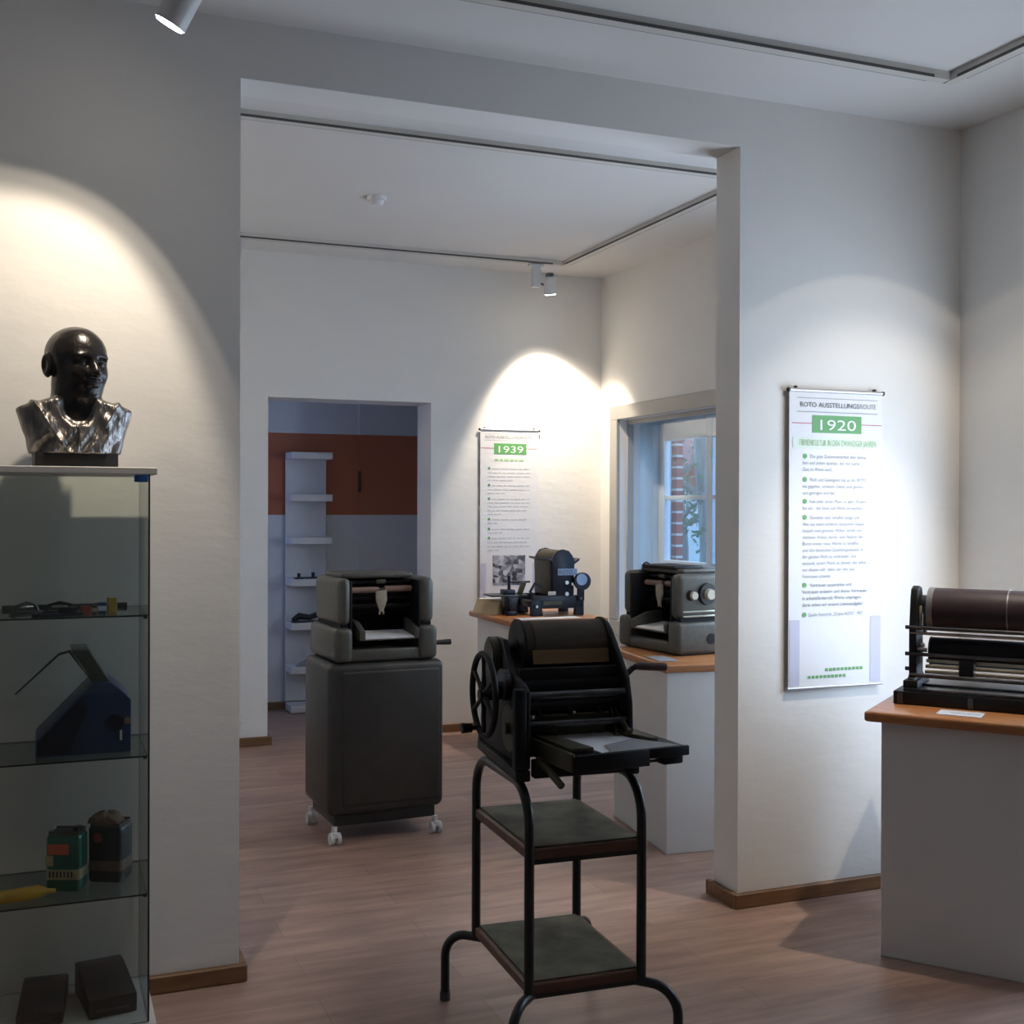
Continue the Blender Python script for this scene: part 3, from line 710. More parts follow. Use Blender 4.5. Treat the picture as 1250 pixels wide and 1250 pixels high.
# ------------------------------------------------------------------ grey cabinet on castors
CX, CY = 1.440, 5.295
ca = thing('cabinet', 'dark grey steel cabinet on white castors', 'cabinet', (CX, CY, 0), R(3))
cw, cd = .273, .212
MB().box((-cw, -cd, .125), (cw, cd, .80), .035, 4).build('body', M['greydark'], ca, 50)
MB().box((-cw + .06, -cd - .006, .165), (cw - .025, -cd + .02, .765), .012, 3).build('door', M['greydark'], ca, 50)
MB().box((-cw + .035, -cd + .03, .075), (cw - .035, cd - .03, .13), .006).build('plinth', M['blackplastic'], ca)
for sx in (-1, 1):
    for sy in (-1, 1):
        x, y = sx * (cw - .035), sy * (cd - .02) + .01
        cs = MB().cyl((x, y, .05), (x, y, .078), .012).build('castor', M['lamp'], ca)
        for q in (-.016, .016): MB().cyl((x + q - .008, y - .006, .026), (x + q + .008, y - .006, .026), .026, seg=24).build('wheel', M['lamp'], cs)
        MB().box((x - .012, y - .028, .03), (x + .012, y + .02, .056), .006).build('fork', M['lamp'], cs)

def grey_duplicator(label, loc, rz, W, D, Hh, crank, knobs):
    t = thing('grey_duplicator', label, 'duplicator', loc, rz, 'grey enamelled duplicators')
    w, d = W / 2, D / 2; li, ri = -w + .175 * W, w - .185 * W     # inner faces of the side housings
    zb = .40 * Hh
    b = MB()
    b.box((-w, -d, .004), (li, d, zb), .022, 3); b.box((ri, -d, .004), (w, d, zb), .022, 3)
    b.box((li - .03, -d + .015, .004), (ri + .03, -d + .06, .15 * Hh), .010, 2); b.box((li - .03, d - .05, .004), (ri + .03, d, zb), .010)
    b.box((li - .03, -d + .06, .004), (ri + .03, d - .05, .03))
    b.build('base', M['grey'], t, 50)
    MB().box((-w + .02, -d + .03, 0), (w - .02, d - .03, .004)).build('foot_plate', M['rubber'], t, 0)
    for nm, x0, x1 in (('left_cover', -w + .02, li - .004), ('right_cover', ri + .004, w - .012)):
        cv = MB().box((x0, -d + .012, zb + .010), (x1, d - .012, .965 * Hh), .030, 4).build(nm, M['grey'], t, 50)
        MB().box((x0 + .012, -d + .03, zb - .004), (x1 - .012, d - .03, zb + .016)).build('seam', M['rubber'], cv, 0)
    MB().box((li - .012, -d + .02, zb * .7), (li, d - .02, .93 * Hh), .004).build('inner_side', M['black'], t)
    MB().box((ri, -d + .02, zb * .7), (ri + .012, d - .02, .93 * Hh), .004).build('inner_side', M['black'], t)
    MB().box((li - .03, -.28 * D, .95 * Hh), (ri - .0, .36 * D, 1.01 * Hh), .010, 3).build('lid', M['grey'], t, 50)
    MB().box((li, .20 * D, .2 * Hh), (ri, .25 * D, .95 * Hh)).build('back_panel', M['black'], t, 0)
    MB().cyl((li, .02 * D, .70 * Hh), (ri, .02 * D, .70 * Hh), .17 * Hh, seg=40).build('drum', M['rubber'], t)
    mid = (li + ri) / 2
    MB().cyl((li + .012, -.26 * D, .815 * Hh), (mid - .008, -.26 * D, .815 * Hh), .0135).build('roller', M['roller'], t)
    MB().cyl((mid + .022, -.26 * D, .822 * Hh), (ri - .006, -.26 * D, .822 * Hh), .0135).build('roller', M['roller'], t)
    MB().cyl((li, -.26 * D, .815 * Hh), (ri, -.26 * D, .822 * Hh), .006).build('roller_rod', M['darksteel'], t)
    b = MB(); b.prism([(mid - .030, .80 * Hh), (mid + .022, .82 * Hh), (mid + .026, .70 * Hh), (mid + .006, .56 * Hh), (mid - .010, .56 * Hh), (mid - .028, .68 * Hh)], 1, -.335 * D, -.31 * D, .004)
    for x in (mid - .010, mid + .008): b.cyl((x, -.32 * D, .53 * Hh), (x, -.32 * D, .57 * Hh), .004)
    b.build('feed_finger', M['beige'], t)
    MB().box((mid - .022, -.30 * D, .885 * Hh), (mid + .022, -.27 * D, .935 * Hh), .004).build('label_plate', M['olive'], t)
    for z in (.62, .72, .90): MB().cyl((li, -.18 * D, z * Hh), (ri, -.18 * D, z * Hh), .010).build('inner_bar', M['black'], t)
    Mx = Matrix.Translation((mid + .015, -.30 * D, .285 * Hh)) @ Matrix.Rotation(R(6), 4, 'X')
    MB().box((-(ri - li) * .44, -.19 * D, -.006), ((ri - li) * .42, .22 * D, 0), .002, 1, Mx).build('paper_tray', M['grey'], t)
    MB().box((-(ri - li) * .36, -.185 * D, .0005), ((ri - li) * .38, .20 * D, .006), 0, 1, Mx).build('paper_stack', M['paper'], t, 0)
    for x0, x1 in ((-(ri - li) * .46, -(ri - li) * .37), ((ri - li) * .385, (ri - li) * .45)):
        MB().prism([(-.20 * D, -.004), (.20 * D, -.004), (.20 * D, .16 * Hh), (.02 * D, .16 * Hh), (-.20 * D, .10 * Hh)], 0, x0, x1, .003).build('paper_guide', M['grey'], t).matrix_local = Mx
    if crank:
        b = MB(); b.cyl((w - .01, -.2 * D, .155 * Hh), (w + .02, -.2 * D, .155 * Hh), .005); c_ = b.build('crank_shaft', M['steel'], t)
        MB().cyl((w + .018, -.2 * D, .155 * Hh), (w + .112, -.2 * D, .155 * Hh), .010, .0135).build('crank_handle', M['blackplastic'], c_)
    if knobs:
        xo = w - .012
        k1 = MB().cyl((xo - .002, -.315 * D, .715 * Hh), (xo + .020, -.315 * D, .715 * Hh), .026, .022, 32).build('knob', M['greydark'], t)
        MB().cyl((xo + .018, -.315 * D, .715 * Hh), (xo + .034, -.315 * D, .715 * Hh), .019, .017, 32).build('knob_cap', M['knobw'], k1)
        k2 = MB().cyl((xo - .002, -.105 * D, .725 * Hh), (xo + .018, -.105 * D, .725 * Hh), .052, .048, 40).build('knob', M['blackplastic'], t)
        MB().cyl((xo + .016, -.105 * D, .725 * Hh), (xo + .040, -.105 * D, .725 * Hh), .026, .023, 32).build('knob_cap', M['knobw'], k2)
        MB().box((xo - .002, -.42 * D, .51 * Hh), (xo + .004, .05 * D, .53 * Hh), .001).build('trim_strip', M['trim'], t)
        MB().box((xo - .002, -.42 * D, .455 * Hh), (xo + .004, .05 * D, .475 * Hh), .001).build('trim_strip', M['trim'], t)
        MB().cyl((w - .004, -.06 * D, .19 * Hh), (w + .003, -.06 * D, .19 * Hh), .024, seg=32).build('crank_socket', M['rubber'], t)
        MB().tube([(-.30 * W, -.3 * D, .99 * Hh), (-.30 * W, -.3 * D, 1.05 * Hh), (-.28 * W, -.28 * D, 1.065 * Hh), (-.26 * W, -.26 * D, 1.05 * Hh), (-.26 * W, -.26 * D, .99 * Hh)], .004, 8).build('wire_loop', M['rubber'], t)
        MB().box((-.33 * W, -.32 * D, 1.0 * Hh), (.22 * W, .1 * D, 1.045 * Hh), .010, 3).build('top_flap', M['black'], t)
    return t
grey_duplicator('grey enamelled duplicator standing on the dark grey castor cabinet', (1.437, 5.295, .80), R(3), .485, .42, .39, True, False)
cwide = .50
gx, gy = 2.680, 4.635       # corner seen nearest the picture plane
rz2 = R(-90 + 6)
ex = Vector((math.cos(rz2), math.sin(rz2))); ey = Vector((-math.sin(rz2), math.cos(rz2)))
gc2 = Vector((gx, gy)) - ex * cwide / 2 + ey * .21
grey_duplicator('grey enamelled duplicator with two round knobs by the window', (gc2.x, gc2.y, ZT), rz2, cwide, .42, .385, False, True)
lc = thing('label_card', 'grey label card in front of the grey duplicator by the window', 'card', (2.575, 4.60, ZT), R(-7), 'exhibit label cards')
MB().box((-.045, -.09, 0), (.045, .09, .003)).build('card', M['greycard'], lc, 0)

# ------------------------------------------------------------------ small dark machine on the far pedestal
sm = thing('small_duplicator', 'small dark blue duplicator with a sign plate on the far pedestal', 'duplicator', (3.02, 6.79, ZT), R(-2))
# front (feed side) faces -x; the signed side faces -y
b = MB()
for x0, x1 in ((-.205, -.125), (.085, .150)):
    for y0, y1 in ((-.14, -.112), (.112, .14)):
        s_ = 1 if x0 > 0 else -1
        pl = [(x0, 0), (x1, 0), (x1 - (.012 if s_ < 0 else 0), .10), (x0 + (.012 if s_ > 0 else 0), .10)]
        b.prism(pl, 1, y0, y1, .004)
b.box((-.195, -.14, .045), (.145, -.112, .125), .005); b.box((-.195, .112, .045), (.145, .14, .125), .005)
b.box((-.19, -.112, .05), (-.15, .112, .09), .004); b.box((.10, -.112, .05), (.14, .112, .09), .004)
b.build('frame', M['navy'], sm)
MB().prism([(-.060, .12), (.080, .12), (.086, .345), (.070, .375), (.048, .402), (.008, .413), (-.032, .402), (-.052, .375), (-.066, .345)], 1, -.14, -.118, .004).build('side_plate', M['navy'], sm)
MB().prism([(-.060, .12), (.080, .12), (.086, .345), (.070, .375), (.048, .402), (.008, .413), (-.032, .402), (-.052, .375), (-.066, .345)], 1, .155, .175, .004).build('side_plate', M['navy'], sm)
b = MB(); b.cyl((.008, -.117, .338), (.008, .160, .338), .068, seg=48); b.build('drum', M['darkcloth'], sm)
MB().box((-.072, -.117, .13), (-.060, .150, .345), .002).build('front_cloth', M['olive'], sm)
MB().box((-.058, -.112, .09), (.08, .152, .33)).build('inner_core', M['rubber'], sm, 0)
b = MB(); b.prism([(-.100, .350), (-.060, .336), (-.060, .346), (-.100, .360)], 1, -.142, .18); b.build('front_ledge', M['navy'], sm)
b = MB(); b.prism([(.118, .342), (.082, .318), (.082, .335), (.118, .355)], 1, -.142, .18); b.build('rear_ledge', M['navy'], sm)
sp_ = MB().box((-.030, -.147, .250), (.100, -.14, .292), .002).build('sign_plate', M['plate'], sm)
text_mesh('ROTO', 'sign_letters', M['inkd'], sp_, -.022, .259, .024, .088, -.1476)
wl = MB(); wl.cyl((.128, -.150, .212), (.128, -.170, .212), .055, seg=40); wlo = wl.build('crank_wheel', M['navy'], sm)
MB().cyl((.120, -.170, .224), (.120, -.175, .224), .036, seg=36).build('wheel_disc', M['crankdisc'], wlo)
bar_ = MB().box((.10, -.152, .09), (.148, -.14, .22), .004); bar_.build('crank_bracket', M['navy'], sm)
for x, z, r in ((.030, .205, .012), (.030, .135, .012), (.070, .195, .010), (.125, .105, .009), (-.17, .06, .008)):
    MB().cyl((x, -.140, z), (x, -.152, z), r, seg=20).build('bolt', M['steel'], sm)
MB().box((-.095, -.150, .128), (-.045, -.14, .152), .002).build('maker_plate', M['knobw'], sm)
MB().box((-.125, -.143, .068), (.0, -.14, .090)).build('gilt_lettering', M['olive'], sm, 0)
tb = MB().box((-.42, -.03, .115), (-.185, .15, .127), .003).build('feed_table', M['tinlid'], sm)
MB().prism([(-.33, .115), (-.255, .115), (-.27, .03), (-.31, .03)], 1, -.06, .08, .004).build('table_support', M['navy'], sm)
MB().box((-.325, -.06, 0), (-.265, .08, .03), .006).build('table_foot', M['navy'], sm)
b = MB(); b.box((-.335, -.02, .127), (-.265, .07, .158), .003); b.cyl((-.30, .0, .15), (-.30, .0, .245), .010); b.cyl((-.30, .0, .205), (-.16, .0, .205), .006); b.build('paper_guide', M['navy'], sm)
MB().prism([(-.25, .127), (-.225, .127), (-.195, .205), (-.222, .205)], 1, -.04, .0, .003).build('guide_lever', M['olive'], sm)
b = MB(); b.tube([(-.165, -.11, .12), (-.20, -.11, .15), (-.17, -.11, .2), (-.12, -.11, .18)], .010, 10); b.build('paper_hook', M['navy'], sm)

tc_ = thing('tent_card', 'small tan folded card at the left end of the far pedestal', 'card', (2.640, 6.94, ZT), R(-62))
b = MB(); b.prism([(-.045, 0), (.045, 0), (.003, .088), (-.003, .088)], 0, -.10, .10); b.build('card', M['tancard'], tc_, 0)
lc = thing('label_card', 'white label card at the front edge of the far pedestal', 'card', (2.86, 6.51, ZT), 0, 'exhibit label cards')
MB().box((-.20, -.045, 0), (.20, .045, .003)).build('card', M['paper'], lc, 0)

# ------------------------------------------------------------------ large black rotary duplicator on the right pedestal
ux, uy = Vector((.608, -.794)), Vector((.794, .608))
o0 = Vector((2.608, 3.168)) + ux * 0. + uy * .17
rd = thing('rotary_duplicator', 'black open rotary duplicator with long maroon drum at the right edge', 'duplicator', (o0.x, o0.y, ZT), RZR)
Lr = .55
MB().box((0, 0, 0), (Lr, .365, .046), .004).build('base_plate', M['black'], rd)
for x in (.015, .245): MB().box((x, -.003, .004), (x + .018, .001, .040), .001).build('base_clip', M['darksteel'], rd)
b = MB(); b.box((.03, .012, .046), (Lr - .02, .10, .056), .003); b.box((.05, .10, .046), (Lr - .03, .35, .064), .003)
b.build('lower_tray', M['darksteel'], rd)
b = MB(); b.prism([(.03, .04), (.20, .04), (.20, .085), (.17, .10), (.165, .36), (.15, .398), (.115, .405), (.085, .395), (.072, .36), (.055, .25), (.055, .10), (.03, .085)], 0, .040, .066, .005)
b.box((.028, .02, .040), (.078, .21, .082), .005)
b.build('side_frame', M['cast'], rd)
b = MB(); b.prism([(.03, .04), (.20, .04), (.20, .085), (.17, .10), (.165, .36), (.15, .398), (.115, .405), (.085, .395), (.072, .36), (.055, .25), (.055, .10), (.03, .085)], 0, .51, .536, .005)
b.build('side_frame', M['cast'], rd)
dc = (.150, .322); dr = .075
b = MB(); b.cyl((.112, *dc), (.50, *dc), dr, seg=64); b.build('drum', M['maroon'], rd, 40)
for x0, x1 in ((.092, .112), (.352, .356), (.50, .515)):
    b = MB(); b.cyl((x0, *dc), (x1, *dc), dr + .002, seg=64); b.build('drum_ring', M['steel'], rd, 40)
MB().cyl((.06, *dc), (.54, *dc), .016).build('drum_axle', M['steel'], rd)
b = MB(); b.cyl((.072, dc[0] - .02, dc[1] + .02), (.092, dc[0] - .02, dc[1] + .02), .03); b.box((.080, .09, .24), (.092, .11, .33), .003); b.build('drum_bracket', M['darksteel'], rd)
MB().box((.068, .085, .265), (.075, .10, .335), .001).build('scale_strip', M['beige'], rd)
MB().cyl((.10, .15, .175), (.52, .15, .175), .048, seg=40).build('impression_roller', M['rubber'], rd)
MB().cyl((.095, .15, .175), (.10, .15, .175), .05, seg=40).build('roller_end', M['darksteel'], rd)
for y, z, r, m in ((.052, .262, .007, 'darksteel'), (.060, .243, .0055, 'steel'), (.058, .170, .0065, 'darksteel'), (.045, .098, .007, 'darksteel')):
    MB().cyl((.045, y, z), (.55, y, z), r, seg=16).build('cross_rod', M[m], rd)
for z in (.262, .170, .118): MB().cyl((.028, .06, z), (.040, .06, z), .007, seg=12).build('rod_nut', M['darksteel'], rd)
for y0, z0, m in ((.10, .138, 'knobw'), (.085, .120, 'beige'), (.075, .102, 'beige')):
    MB().box((.09, y0, z0), (.53, y0 + .02, z0 + .012), .002).build('feed_bar', M[m], rd)
MB().box((.206, .052, .098), (.254, .10, .164), .004).build('feed_block', M['black'], rd)
b = MB(); b.ball((.082, .075, .20), .010, 10); b.ball((.078, .07, .172), .007, 10); b.cyl((.066, .07, .185), (.098, .07, .185), .008); b.build('adjusting_screw', M['steel'], rd)
lc = thing('label_card', 'pale label card on the nearest pedestal at the right edge', 'card', (0, 0, ZT), RZR, 'exhibit label cards')
p_ = Vector((2.608, 3.168)) + ux * .237 + uy * .078
lc.location = (p_.x, p_.y, ZT)
MB().box((-.070, -.048, 0), (.070, .048, .002)).build('card', M['bluecard'], lc, 0)
mb = MB(); rnd = random.Random(8)
x = -.03
for L in (.012, .018, .010, .02, .02): mb.quad([(x, -.006, .0023), (x + L, -.006, .0023), (x + L, .002, .0023), (x, .002, .0023)]); x += L + .003
mb.build('print_line', M['ink'], lc, 0)

# ------------------------------------------------------------------ glass display cabinet
KX0, KX1, KY0, KY1 = -.132, .298, 3.325, 3.69
dcab = thing('display_cabinet', 'tall glass display cabinet at the left edge with grey top board', 'cabinet', ((KX0 + KX1) / 2, (KY0 + KY1) / 2, 0))
kx, ky = (KX1 - KX0) / 2, (KY1 - KY0) / 2
MB().box((-kx, -ky, 1.583), (kx, ky, 1.602), .002, 1).build('top_board', M['caseboard'], dcab, 0)
MB().box((-kx, -ky, .0), (kx, ky, .085), .002, 1).build('plinth', M['caseboard'], dcab, 0)
gi = .018
def pane(name, lo, hi):
    b = MB(); b.box(lo, hi); b.bm.faces.ensure_lookup_table()
    d = [hi[i] - lo[i] for i in range(3)]; thin = d.index(min(d))
    for f in b.bm.faces: f.material_index = 0 if abs(f.normal[thin]) > .5 else 1
    return b.build(name, [M['shelfglass'] if thin == 2 else M['glass'], M['glassedge']], dcab, 0)
gx0, gx1, gy0, gy1 = -kx + gi, kx - gi, -ky + .010, ky - .014
pane('front_door_glass', (gx0, gy0, .088), (gx1 - .004, gy0 + .005, 1.580))
pane('rear_glass', (gx0, gy1 - .005, .085), (gx1, gy1, 1.583))
pane('side_glass', (gx1 - .005, gy0 + .008, .085), (gx1, gy1 - .005, 1.583))
pane('side_glass', (gx0, gy0 + .008, .085), (gx0 + .005, gy1 - .005, 1.583))
SH = (1.200, .815, .436)
for z in SH: pane('glass_shelf', (gx0 + .006, gy0 + .010, z - .005), (gx1 - .006, gy1 - .006, z))
b = MB(); b.box((gx1 - .042, gy0 - .006, 1.562), (gx1 - .006, gy0 + .011, 1.582), .003); b.build('door_hinge', M['hinge'], dcab)
for z in SH:
    for x in (gx0 + .006, gx1 - .016):
        MB().box((x, gy0 + .02, z - .012), (x + .010, gy0 + .03, z - .005)).build('shelf_clip', M['blackplastic'], dcab, 0)

# --- bust: one sculpted surface from a distance field
def surface_nets(f, lo, hi, h):
    n = [int(math.ceil((hi[i] - lo[i]) / h)) + 1 for i in range(3)]
    ax = [lo[i] + h * np.arange(n[i]) for i in range(3)]
    X, Y, Z = np.meshgrid(*ax, indexing='ij'); F = f(X, Y, Z)
    ins = F < 0
    cs = [(a, b_, c) for a in (0, 1) for b_ in (0, 1) for c in (0, 1)]
    def sl(A, o): return A[o[0]:A.shape[0] - 1 + o[0], o[1]:A.shape[1] - 1 + o[1], o[2]:A.shape[2] - 1 + o[2]]
    cnt = sum(sl(ins, o).astype(int) for o in cs); act = (cnt > 0) & (cnt < 8)
    acc = np.zeros(act.shape + (3,)); num = np.zeros(act.shape)
    for i in range(8):
        for j in range(i + 1, 8):
            a, b_ = cs[i], cs[j]
            if sum(abs(a[k] - b_[k]) for k in range(3)) != 1: continue
            fa, fb = sl(F, a), sl(F, b_); cr = (fa < 0) != (fb < 0)
            t = np.where(cr, fa / np.where(cr, fa - fb, 1), 0)
            for k in range(3): acc[..., k] += np.where(cr, a[k] + t * (b_[k] - a[k]), 0)
            num += cr
    idx = -np.ones(act.shape, int); I = np.argwhere(act); idx[act] = np.arange(len(I))
    V = (I + acc[act] / num[act][:, None]) * h + np.array(lo)
    faces = []
    for k in range(3):
        u_, v_ = (k + 1) % 3, (k + 2) % 3
        sA = [slice(None)] * 3; sB = [slice(None)] * 3; sA[k] = slice(0, -1); sB[k] = slice(1, None)
        cr = ins[tuple(sA)] != ins[tuple(sB)]
        for p in np.argwhere(cr):
            if p[u_] == 0 or p[v_] == 0 or p[u_] >= act.shape[u_] or p[v_] >= act.shape[v_]: continue
            q = []
            for du_, dv_ in ((0, 0), (1, 0), (1, 1), (0, 1)):
                c = p.copy(); c[u_] -= du_; c[v_] -= dv_; q.append(idx[tuple(c)])
            if min(q) < 0: continue
            faces.append(q if ins[tuple(p)] else q[::-1])
    return V, faces
def ell(X, Y, Z, c, r, yaw=0., pitch=0.):
    x, y, z = X - c[0], Y - c[1], Z - c[2]
    if yaw: x, y = x * math.cos(yaw) + y * math.sin(yaw), -x * math.sin(yaw) + y * math.cos(yaw)
    if pitch: y, z = y * math.cos(pitch) + z * math.sin(pitch), -y * math.sin(pitch) + z * math.cos(pitch)
    k0 = np.sqrt((x / r[0])**2 + (y / r[1])**2 + (z / r[2])**2); k1 = np.sqrt((x / r[0]**2)**2 + (y / r[1]**2)**2 + (z / r[2]**2)**2) + 1e-9
    return k0 * (k0 - 1) / k1
def cap(X, Y, Z, a, b_, r1, r2):
    a, b_ = np.array(a), np.array(b_); d = b_ - a
    t = np.clip(((X - a[0]) * d[0] + (Y - a[1]) * d[1] + (Z - a[2]) * d[2]) / (d @ d), 0, 1)
    return np.sqrt((X - a[0] - t * d[0])**2 + (Y - a[1] - t * d[1])**2 + (Z - a[2] - t * d[2])**2) - (r1 + (r2 - r1) * t)
def smin(a, b_, k):
    h = np.clip(.5 + .5 * (b_ - a) / k, 0, 1); return b_ * (1 - h) + a * h - k * h * (1 - h)
def smax(a, b_, k): return -smin(-a, -b_, k)
HY = R(27)                       # the head looks towards the room's right
def bust_field(X, Y, Z):
    # head in its own frame: face towards -y, chin at z=.192, crown at .386
    hx_, hy_ = X - .004, Y - .004
    x = hx_ * math.cos(HY) + hy_ * math.sin(HY); y = -hx_ * math.sin(HY) + hy_ * math.cos(HY); z = Z
    ax_ = np.abs(x)
    f = ell(x, y, z, (0, .012, .318), (.074, .088, .078))
    f = smin(f, ell(x, y, z, (0, -.022, .306), (.068, .062, .074)), .03)
    f = smin(f, ell(x, y, z, (0, -.022, .246), (.066, .058, .060)), .03)       # cheeks and jaw
    f = smin(f, ell(x, y, z, (0, -.048, .208), (.036, .028, .022)), .025)      # chin
    f = smin(f, ell(ax_, y, z, (.026, -.074, .307), (.024, .012, .009)), .014)  # brow
    f = smax(f, -ell(ax_, y, z, (.027, -.088, .290), (.018, .015, .012)), .012)  # eye sockets
    f = smin(f, ell(ax_, y, z, (.027, -.070, .289), (.013, .011, .009)), .004)   # eyes
    f = smin(f, cap(x, y, z, (0, -.080, .300), (0, -.098, .262), .0075, .0125), .010)  # nose
    f = smin(f, ell(ax_, y, z, (.012, -.088, .260), (.008, .010, .008)), .006)
    f = smin(f, ell(ax_, y, z, (.036, -.058, .262), (.018, .016, .020)), .02)   # cheekbones
    f = smin(f, ell(x, y, z, (0, -.078, .240), (.024, .012, .006)), .006)       # lips
    f = smin(f, ell(x, y, z, (0, -.077, .229), (.021, .012, .006)), .006)
    f = smax(f, -cap(x, y, z, (-.024, -.090, .2345), (.024, -.090, .2345), .0035, .0035), .004)
    ear = ell(ax_, y, z, (.079, .018, .282), (.011, .021, .034), 0, R(-12)); ear = smax(ear, -ell(ax_, y, z, (.090, .014, .284), (.007, .012, .020)), .006)
    f = smin(f, ear, .008)
    f = smin(f, cap(X, Y, Z, (.004, .014, .12), (.002, .008, .225), .070, .064), .022)  # neck
    head = f
    t = np.clip(Z / .17, 0, 1)
    wx = .112 + .045 * t**1.3; wy = np.where(Y < 0, .092 - .030 * t, .070 + .022 * t)
    k = (np.abs(X / wx)**3 + np.abs(Y / wy)**3 + 1e-9)**(1 / 3)
    tor = (k - 1) * np.minimum(wx, wy) * .8
    shz = .197 - .32 * np.maximum(np.abs(X) - .055, 0) - .25 * np.maximum(np.abs(Y + .0) - .03, 0)
    tor = smax(tor, (Z - shz) * .8, .008)
    fold = .0045 * np.sin(X * 95 + 14 * Z * np.sign(X) + 2.2 * np.sin(Z * 42)) * np.clip((.17 - Z) / .06, 0, 1) * np.clip((.135 - np.abs(X)) / .05, 0.12, 1)
    # lapels: a ridge on either side running from the neck to the lower middle
    for s_, k_ in ((-1, 0.), (1, .01)):
        lx = s_ * (.022 + (.62 - k_) * (Z - .035)); fold = fold + .007 * np.exp(-((X - lx) / .010)**2) * (Y < 0)
    tor = tor - fold * (Y < .03)
    tor = smax(tor, -ell(X, Y, Z, (.004, -.085, .178), (.056, .055, .062)), .008)   # open neckline
    f = smin(f, tor, .010)
    bust_field.part = tor - head
    return smax(f, .038 - Z, .004)
BXc, BYc, BZc = .091, 3.505, 1.602
bu = thing('bust', 'dark bronze bust of a bald man standing on the glass cabinet', 'sculpture', (BXc, BYc, BZc), R(4))
V, Fc = surface_nets(bust_field, (-.19, -.13, .025), (.19, .13, .40), .0038)
me = bpy.data.meshes.new('figure'); me.from_pydata([tuple(v) for v in V], [], Fc); me.update()
me.polygons.foreach_set('use_smooth', [True] * len(me.polygons)); me.materials.append(M['bronze']); me.materials.append(M['bronzecoat'])
cen = np.array([V[list(q)].mean(axis=0) for q in Fc]); bust_field(cen[:, 0], cen[:, 1], cen[:, 2])
me.polygons.foreach_set('material_index', (bust_field.part < 0).astype(int))
fg = bpy.data.objects.new('figure', me); C.objects.link(fg); fg.parent = bu
MB().box((-.108, -.068, 0), (.108, .068, .042), .003).build('plinth', M['stone'], bu)

# --- things in the cabinet
OY = .085
Z1, Z2, Z3, Z4 = SH[0], SH[1], SH[2], .085
def clamp(label, x, y, rz):
    t = thing('folding_stamp', label, 'stamp', (x, y + OY, Z1), rz, 'folding metal stamps on the top glass shelf')
    MB().box((-.045, -.012, 0), (.045, .012, .007), .002).build('foot', M['blackplastic'], t)
    b = MB(); b.tube([(-.035, 0, .007), (-.030, 0, .022), (.0, 0, .030), (.03, 0, .024), (.036, 0, .007)], .0045, 8); b.build('bow', M['blackplastic'], t)
    MB().box((-.02, -.008, .016), (.018, .008, .022), .002).build('spring', M['steel'], t)
clamp('black folding stamp on the top glass shelf, leftmost at the picture edge', -.035, 3.40, R(35))
clamp('black folding stamp with a bright spring, middle of the top glass shelf', .052, 3.385, R(-20))
tb = thing('tool_bar', 'flat dark tool lying across the front of the top glass shelf', 'tool', (.045, 3.30 + OY, Z1), R(3))
MB().box((-.065, -.010, 0), (.065, .010, .009), .002).build('blade', M['bluedark'], tb); MB().box((.0, -.008, .009), (.05, .008, .024), .003).build('grip', M['blackplastic'], tb)
rl = MB().box((-.10, 3.548 + OY, Z1), (.24, 3.562 + OY, Z1 + .012), .002).build('ruler', M['darksteel'], None); tag(rl, 'long dark ruler along the back of the top glass shelf', 'ruler')
def small_box(label, x, y, w, d, h, m, m2=None):
    t = thing('small_box', label, 'box', (x, y + OY, Z1), R(4), 'small boxes on the top glass shelf')
    MB().box((-w / 2, -d / 2, 0), (w / 2, d / 2, h), .001, 1).build('carton', M[m], t, 0)
    if m2: MB().box((-w / 2 - .0006, -d / 2 - .0006, h * .25), (w / 2 + .0006, d / 2, h * .7)).build('paper_label', M[m2], t, 0)
small_box('small red box on the top glass shelf', .117, 3.34, .026, .03, .022, 'redbox')
small_box('tiny dark box between the red and the blue box', .140, 3.345, .012, .025, .024, 'brown', 'beige')
small_box('small blue and white box on the top glass shelf', .160, 3.35, .020, .025, .030, 'bluemetal', 'bluecard')
small_box('small gold box on the top glass shelf, rightmost and tallest', .187, 3.36, .024, .03, .042, 'goldbox')

bm_ = thing('blue_machine', 'dark blue wedge-shaped office machine with smoked cover in the cabinet', 'office machine', (.108, 3.425 + OY, Z2), R(0))
prof = [(-.118, 0), (.128, 0), (.128, .145), (.10, .175), (.075, .195), (.028, .195), (-.118, .045)]
MB().prism(prof, 1, -.10, .095, .004).build('housing', M['bluemetal'], bm_)
MB().prism([(-.112, .006), (-.035, .006), (.012, .115), (.0, .160), (-.112, .046)], 1, -.104, -.099).build('side_panel', M['bluedark'], bm_, 0)
MB().prism([(.03, .196), (.072, .196), (.018, .285), (-.028, .285)], 1, -.085, .08, .003).build('smoked_cover', M['smoked'], bm_)
MB().prism([(.03, .200), (.026, .197), (-.030, .288), (-.06, .280), (-.17, .175), (-.167, .172), (-.058, .274), (-.034, .280)], 1, -.085, -.08).build('cover_edge', M['smoked'], bm_, 0)
MB().cyl((.085, -.104, .085), (.085, -.10, .085), .022).build('dial', M['bluedark'], bm_); MB().cyl((.118, -.108, .088), (.118, -.1, .088), .009).build('button', M['roller'], bm_)
MB().box((.098, -.103, .035), (.104, -.1, .062)).build('scale_plate', M['paper'], bm_, 0)

